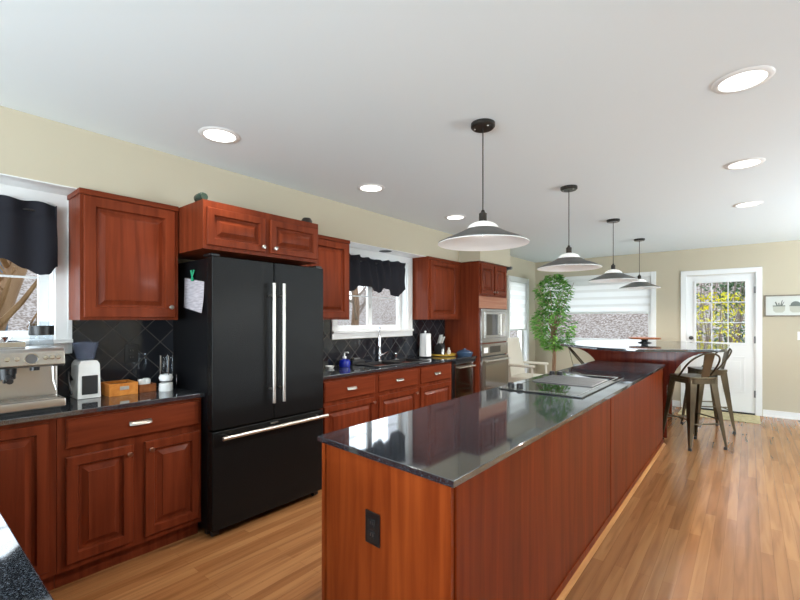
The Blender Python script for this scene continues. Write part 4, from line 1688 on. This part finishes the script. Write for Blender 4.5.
# ------------------------------------------------------------------ things on the sink worktop
r = thing('soap_bottle', 'cobalt blue soap bottle with a white pump by the sink', 'soap dispenser', (-3.06, 2.88, Z))
c = MB()
c.lathe([(0, 0), (0.052, 0), (0.056, 0.012), (0.056, 0.05), (0.045, 0.068), (0.016, 0.075), (0.016, 0.08), (0, 0.08)], seg=24)
c.build('bottle', M['blue'], r)
c = MB()
c.lathe([(0, 0.08), (0.019, 0.08), (0.019, 0.098), (0.007, 0.102), (0.006, 0.14), (0, 0.14)], seg=16)
c.tube([(0, 0, 0.137), (0.045, 0, 0.143), (0.055, 0, 0.133)], 0.006, 8)
c.build('pump', M['whiteplain'], r)
r = thing('sponge_dish', 'small white dish beside the blue soap bottle and the refrigerator', 'dish', (-3.06, 2.69, Z))
c = MB()
c.lathe([(0, 0), (0.03, 0), (0.045, 0.022), (0.042, 0.022), (0.028, 0.005), (0, 0.004)], seg=24)
c.build('dish', M['whiteplain'], r)
r = thing('sink_caddy', 'low dark caddy on the worktop edge between soap bottle and faucet', 'caddy', (-3.11, 3.10, Z))
c = MB()
c.box(-0.03, 0.03, -0.09, 0.09, 0.0005, 0.045, 0.006)
c.build('tray', M['black'], r)
MB().box(-0.022, 0.022, -0.06, 0.03, 0.045, 0.07, 0.008).build('scrub_pad', M['grille'], r)
r = thing('sprayer', 'short chrome side sprayer at the right of the faucet', 'sprayer', (-3.11, 3.72, Z))
c = MB()
c.lathe([(0, 0), (0.024, 0), (0.022, 0.012), (0.013, 0.018), (0.012, 0.04), (0.018, 0.06), (0.016, 0.08), (0, 0.084)], seg=18)
c.build('spray_head', M['chrome'], r)
r = thing('paper_towel_holder', 'white paper towel roll on an upright holder right of the sink', 'paper towels', (-3.04, 4.20, Z))
c = MB()
c.lathe([(0, 0), (0.08, 0), (0.082, 0.006), (0.06, 0.014), (0, 0.014)], seg=28)
c.build('base', M['black'], r)
c = MB()
c.cyl((0, 0, 0.014), (0, 0, 0.305), 0.007)
c.sphere((0, 0, 0.31), 0.014)
c.build('post', M['whiteplain'], r)
c = MB()
c.lathe([(0.02, 0.016), (0.072, 0.016), (0.066, 0.286), (0.06, 0.29), (0.02, 0.29)], seg=36)
c.grid(lambda u, v: (0.069 - 0.006 * v + 0.01 * u, -0.03 - 0.055 * u, 0.02 + 0.25 * v), 5, 3, 0.0015)
c.build('paper_roll', M['towel'], r)

TXY = (-3.00, 4.52)
r = thing('turntable_tray', 'round ochre tray holding the knife block and jars', 'tray', (TXY[0], TXY[1], Z))
c = MB()
c.lathe([(0, 0.006), (0.15, 0.006), (0.165, 0.008), (0.17, 0.03), (0.162, 0.03), (0.156, 0.016), (0, 0.014)], seg=40)
c.build('tray', M['yellow'], r)
c = MB()
c.lathe([(0, 0), (0.09, 0), (0.09, 0.006), (0, 0.006)], seg=28)
c.build('foot', M['black'], r)
r = thing('knife_block', 'black knife block with white handled knives on the ochre tray', 'knife block', (TXY[0] - 0.03, TXY[1] + 0.0, Z + 0.015), RZ)
c = MB()
c.prism([(-0.04, 0.0), (0.07, 0.0), (0.07, 0.10), (0.0, 0.15), (-0.04, 0.11)], -0.045, 0.045, 'x', bev=0.004)
c.build('block', M['blackmatt'], r)
rnd = random.Random(2)
for k in range(3):
    for j in range(2):
        c = MB()
        x, y, z = -0.028 + 0.028 * k, 0.005 + 0.03 * j, 0.125 + 0.0 * j
        c.tube([(x, y, z), (x, y - 0.02, z + 0.05), (x, y - 0.045, z + 0.10 + 0.025 * j)], [0.008, 0.010, 0.009], 8)
        c.build('knife_handle', M['steelwarm'] if (k + j) % 2 else M['whiteplain'], r)
r = thing('pepper_mill', 'small glass shaker with dark cap left of the knife block', 'shaker', (TXY[0] + 0.06, TXY[1] - 0.095, Z + 0.0165))
c = MB()
c.lathe([(0, 0), (0.024, 0), (0.022, 0.07), (0.018, 0.08), (0, 0.08)], seg=18)
c.build('shaker_body', M['steel'], r)
MB().lathe([(0, 0.08), (0.02, 0.08), (0.02, 0.1), (0.012, 0.112), (0, 0.112)], seg=18).build('cap', M['black'], r)
r = thing('oil_jar', 'small cream jar at the right of the ochre tray', 'jar', (TXY[0] + 0.02, TXY[1] + 0.11, Z + 0.0165))
c = MB()
c.lathe([(0, 0), (0.026, 0), (0.026, 0.04), (0.014, 0.055), (0.013, 0.075), (0.017, 0.08), (0.0, 0.085)], seg=18)
c.build('jar_body', M['cream'], r)
r = thing('covered_dish', 'slate blue covered dish against the oven tower', 'dish', (-2.76, 4.655, Z))
c = MB()
c.lathe([(0, 0), (0.085, 0), (0.1, 0.02), (0.102, 0.045), (0.0, 0.045)], seg=32)
c.build('bowl', M['bluedish'], r)
c = MB()
c.lathe([(0.104, 0.045), (0.1, 0.055), (0.06, 0.075), (0.02, 0.082), (0.018, 0.092), (0, 0.095)], seg=32)
c.build('lid', M['bluedish'], r)

# ------------------------------------------------------------------ far end of the room
r = thing('armchair', 'cream upholstered armchair against the side window past the oven', 'chair', (-2.74, 6.60, 0))
c = MB()
c.box(-0.27, 0.27, -0.27, 0.27, 0.34, 0.48, 0.04, 4)
c.build('seat', M['cream'], r)
c = MB()
c.grid(lambda u, v: (-0.25 - 0.10 * v, (u - 0.5) * (0.54 - 0.06 * v * v), 0.44 + 0.62 * v), 8, 10, 0.09)
c.build('backrest', M['cream'], r)
for s_ in (-1, 1):
    c = MB()
    c.box(-0.25, 0.22, s_ * 0.29 - 0.03, s_ * 0.29 + 0.03, 0.63, 0.67, 0.015, 3)
    c.tube([(0.18, s_ * 0.285, 0.64), (0.20, s_ * 0.285, 0.36)], 0.017, 10)
    c.build('armrest', M['cream'], r)
for sx in (-1, 1):
    for sy in (-1, 1):
        MB().tube([(sx * 0.23, sy * 0.23, 0.36), (sx * 0.25, sy * 0.25, 0.0)], [0.024, 0.015], 10).build('leg', M['walnut'], r)

r = thing('potted_ficus', 'leafy ficus tree in the corner between the two far windows', 'plant', (-2.58, 7.30, 0))
c = MB()
c.lathe([(0, 0), (0.15, 0), (0.19, 0.3), (0.2, 0.31), (0.18, 0.31), (0.17, 0.27), (0, 0.27)], seg=32)
c.build('pot', M['pot'], r)
MB().lathe([(0, 0.285), (0.168, 0.278)], seg=24).build('soil', M['soil'], r)
c = MB()
for ph in (0, 2.1, 4.2):
    pts = []
    for k in range(15):
        t = k / 14
        pts.append((0.02 * math.cos(ph + 5 * t) + 0.1 * t * (1 - t) - 0.03 * t, 0.02 * math.sin(ph + 5 * t), 0.27 + 1.0 * t))
    c.tube(pts, [0.019 - 0.006 * k / 14 for k in range(15)], 7)
rnd = random.Random(21)
tips = []
for k in range(26):
    a = rnd.uniform(0, 2 * PI)
    z0 = rnd.uniform(0.95, 1.3)
    L = rnd.uniform(0.2, 0.38)
    zt = rnd.uniform(0.95, 2.0)
    e = Vector((L * math.cos(a), L * math.sin(a), zt))
    c.tube([(0, 0, z0), (0.4 * e.x, 0.4 * e.y, z0 + 0.55 * (zt - z0)), e], [0.008, 0.006, 0.003], 5)
    tips.append(e)
c.build('trunk', M['bark'], r)
vs, fs = [], []
n = 0
while n < 2100:
    z = rnd.uniform(0.86, 2.13)
    t = (z - 0.86) / 1.27
    R = 0.27 * math.exp(-((t - 0.82) / 0.2) ** 2) + 0.36 * math.exp(-((t - 0.32) / 0.3) ** 2)
    a = rnd.uniform(0, 2 * PI)
    q = rnd.random() ** 0.45
    # clumps and gaps
    if math.sin(7 * z + 2 * a) + math.sin(3.1 * a + 11 * z) < -0.75 and q > 0.45:
        continue
    if t > 0.82:
        R *= 1 - 1.8 * (t - 0.82)
    p = Vector((R * q * math.cos(a), R * q * math.sin(a), z))
    d = Vector((math.cos(a + rnd.uniform(-.9, .9)), math.sin(a + rnd.uniform(-.9, .9)), rnd.uniform(-0.8, 0.5))).normalized()
    s_ = d.cross(Vector((0, 0, 1)) + Vector((rnd.uniform(-.5, .5), rnd.uniform(-.5, .5), 0))).normalized()
    nn = s_.cross(d)
    L, Wd = rnd.uniform(0.065, 0.1), rnd.uniform(0.017, 0.026)
    i = len(vs)
    vs += [p, p + d * L * 0.45 + s_ * Wd + nn * 0.006, p + d * L, p + d * L * 0.45 - s_ * Wd + nn * 0.006, p + d * L * 0.45]
    fs += [(i, i + 1, i + 4), (i + 1, i + 2, i + 4), (i + 2, i + 3, i + 4), (i + 3, i, i + 4)]
    n += 1
c = MB()
c.faces(vs, fs)
c.build('foliage', M['leaf'], r, smooth=15)

r = thing('doormat', 'pale mottled mat on the floor before the glazed door', 'doormat', (-0.33, 7.58, 0))
MB().box(-0.46, 0.46, -0.27, 0.31, 0, 0.008, 0.003).build('mat', M['mat'], r)

# print of three planters
r = thing('framed_picture', 'long framed print of potted plants right of the glazed door', 'picture', (0.68, YF - 0.002, 1.565))
w, h = 1.0, 0.30
c = MB()
t = 0.016
c.box(-w / 2, w / 2, -0.022, 0, -h / 2, -h / 2 + t, 0.002)
c.box(-w / 2, w / 2, -0.022, 0, h / 2 - t, h / 2, 0.002)
c.box(-w / 2, -w / 2 + t, -0.022, 0, -h / 2 + t, h / 2 - t, 0.002)
c.box(w / 2 - t, w / 2, -0.022, 0, -h / 2 + t, h / 2 - t, 0.002)
c.build('picture_frame', M['frame'], r)
pr_ = MB().box(-w / 2 + t, w / 2 - t, -0.006, 0, -h / 2 + t, h / 2 - t).build('print', M['art'], r)
for k in range(5):
    ink, pale = MB(), MB()
    cx = -0.345 + 0.172 * k
    pale.prism([(cx - 0.065, 0.0), (cx + 0.065, 0.0), (cx + 0.06, -0.07), (cx + 0.035, -0.095), (cx - 0.035, -0.095), (cx - 0.06, -0.07)], -0.0075, -0.006, 'y')
    ink.box(cx - 0.065, cx + 0.065, -0.0085, -0.0065, -0.008, 0.004)
    if k % 3 == 0:
        for j, (dx, hh) in enumerate(((-0.03, 0.06), (0.0, 0.045), (0.03, 0.085), (0.045, 0.06))):
            ink.prism([(cx + dx * 0.6 - 0.007, 0), (cx + dx * 0.6 + 0.007, 0), (cx + dx * 1.2 + 0.004, hh), (cx + dx * 1.2 - 0.008, hh * 0.8)], -0.0085, -0.0065, 'y')
    elif k % 3 == 1:
        ink.prism([(cx + 0.055 * math.cos(PI * j / 8), 0.004 + 0.055 * math.sin(PI * j / 8)) for j in range(9)], -0.0085, -0.0065, 'y')
    else:
        ink.box(cx - 0.06, cx + 0.07, -0.0085, -0.0065, 0.004, 0.018)
    pale.build('printed_pot', M['inklight'], pr_)
    ink.build('printed_plant', M['ink'], pr_)

r = thing('light_switch', 'white switch plate on the far wall below the framed print', 'switch', (0.56, YF - 0.001, 1.15))
MB().box(-0.037, 0.037, -0.006, 0, -0.058, 0.058, 0.002).build('cover_plate', M['whiteplain'], r)
MB().box(-0.006, 0.006, -0.014, -0.006, -0.012, 0.012, 0.001).build('toggle', M['whiteplain'], r)

r = thing('security_camera', 'small grey device bracketed to the wall beside the oven tower top', 'camera', (-2.66, 5.592, 2.06))
c = MB()
c.box(-0.03, 0.03, 0, 0.012, -0.03, 0.03, 0.003)
c.tube([(0, 0.01, 0), (0.02, 0.05, 0.02), (0.04, 0.07, 0.035)], 0.009, 8)
c.build('bracket', M['grille'], r)
c = MB()
c.box(-0.0, 0.075, 0.045, 0.095, 0.02, 0.065, 0.012)
c.build('camera_head', M['grille'], r)
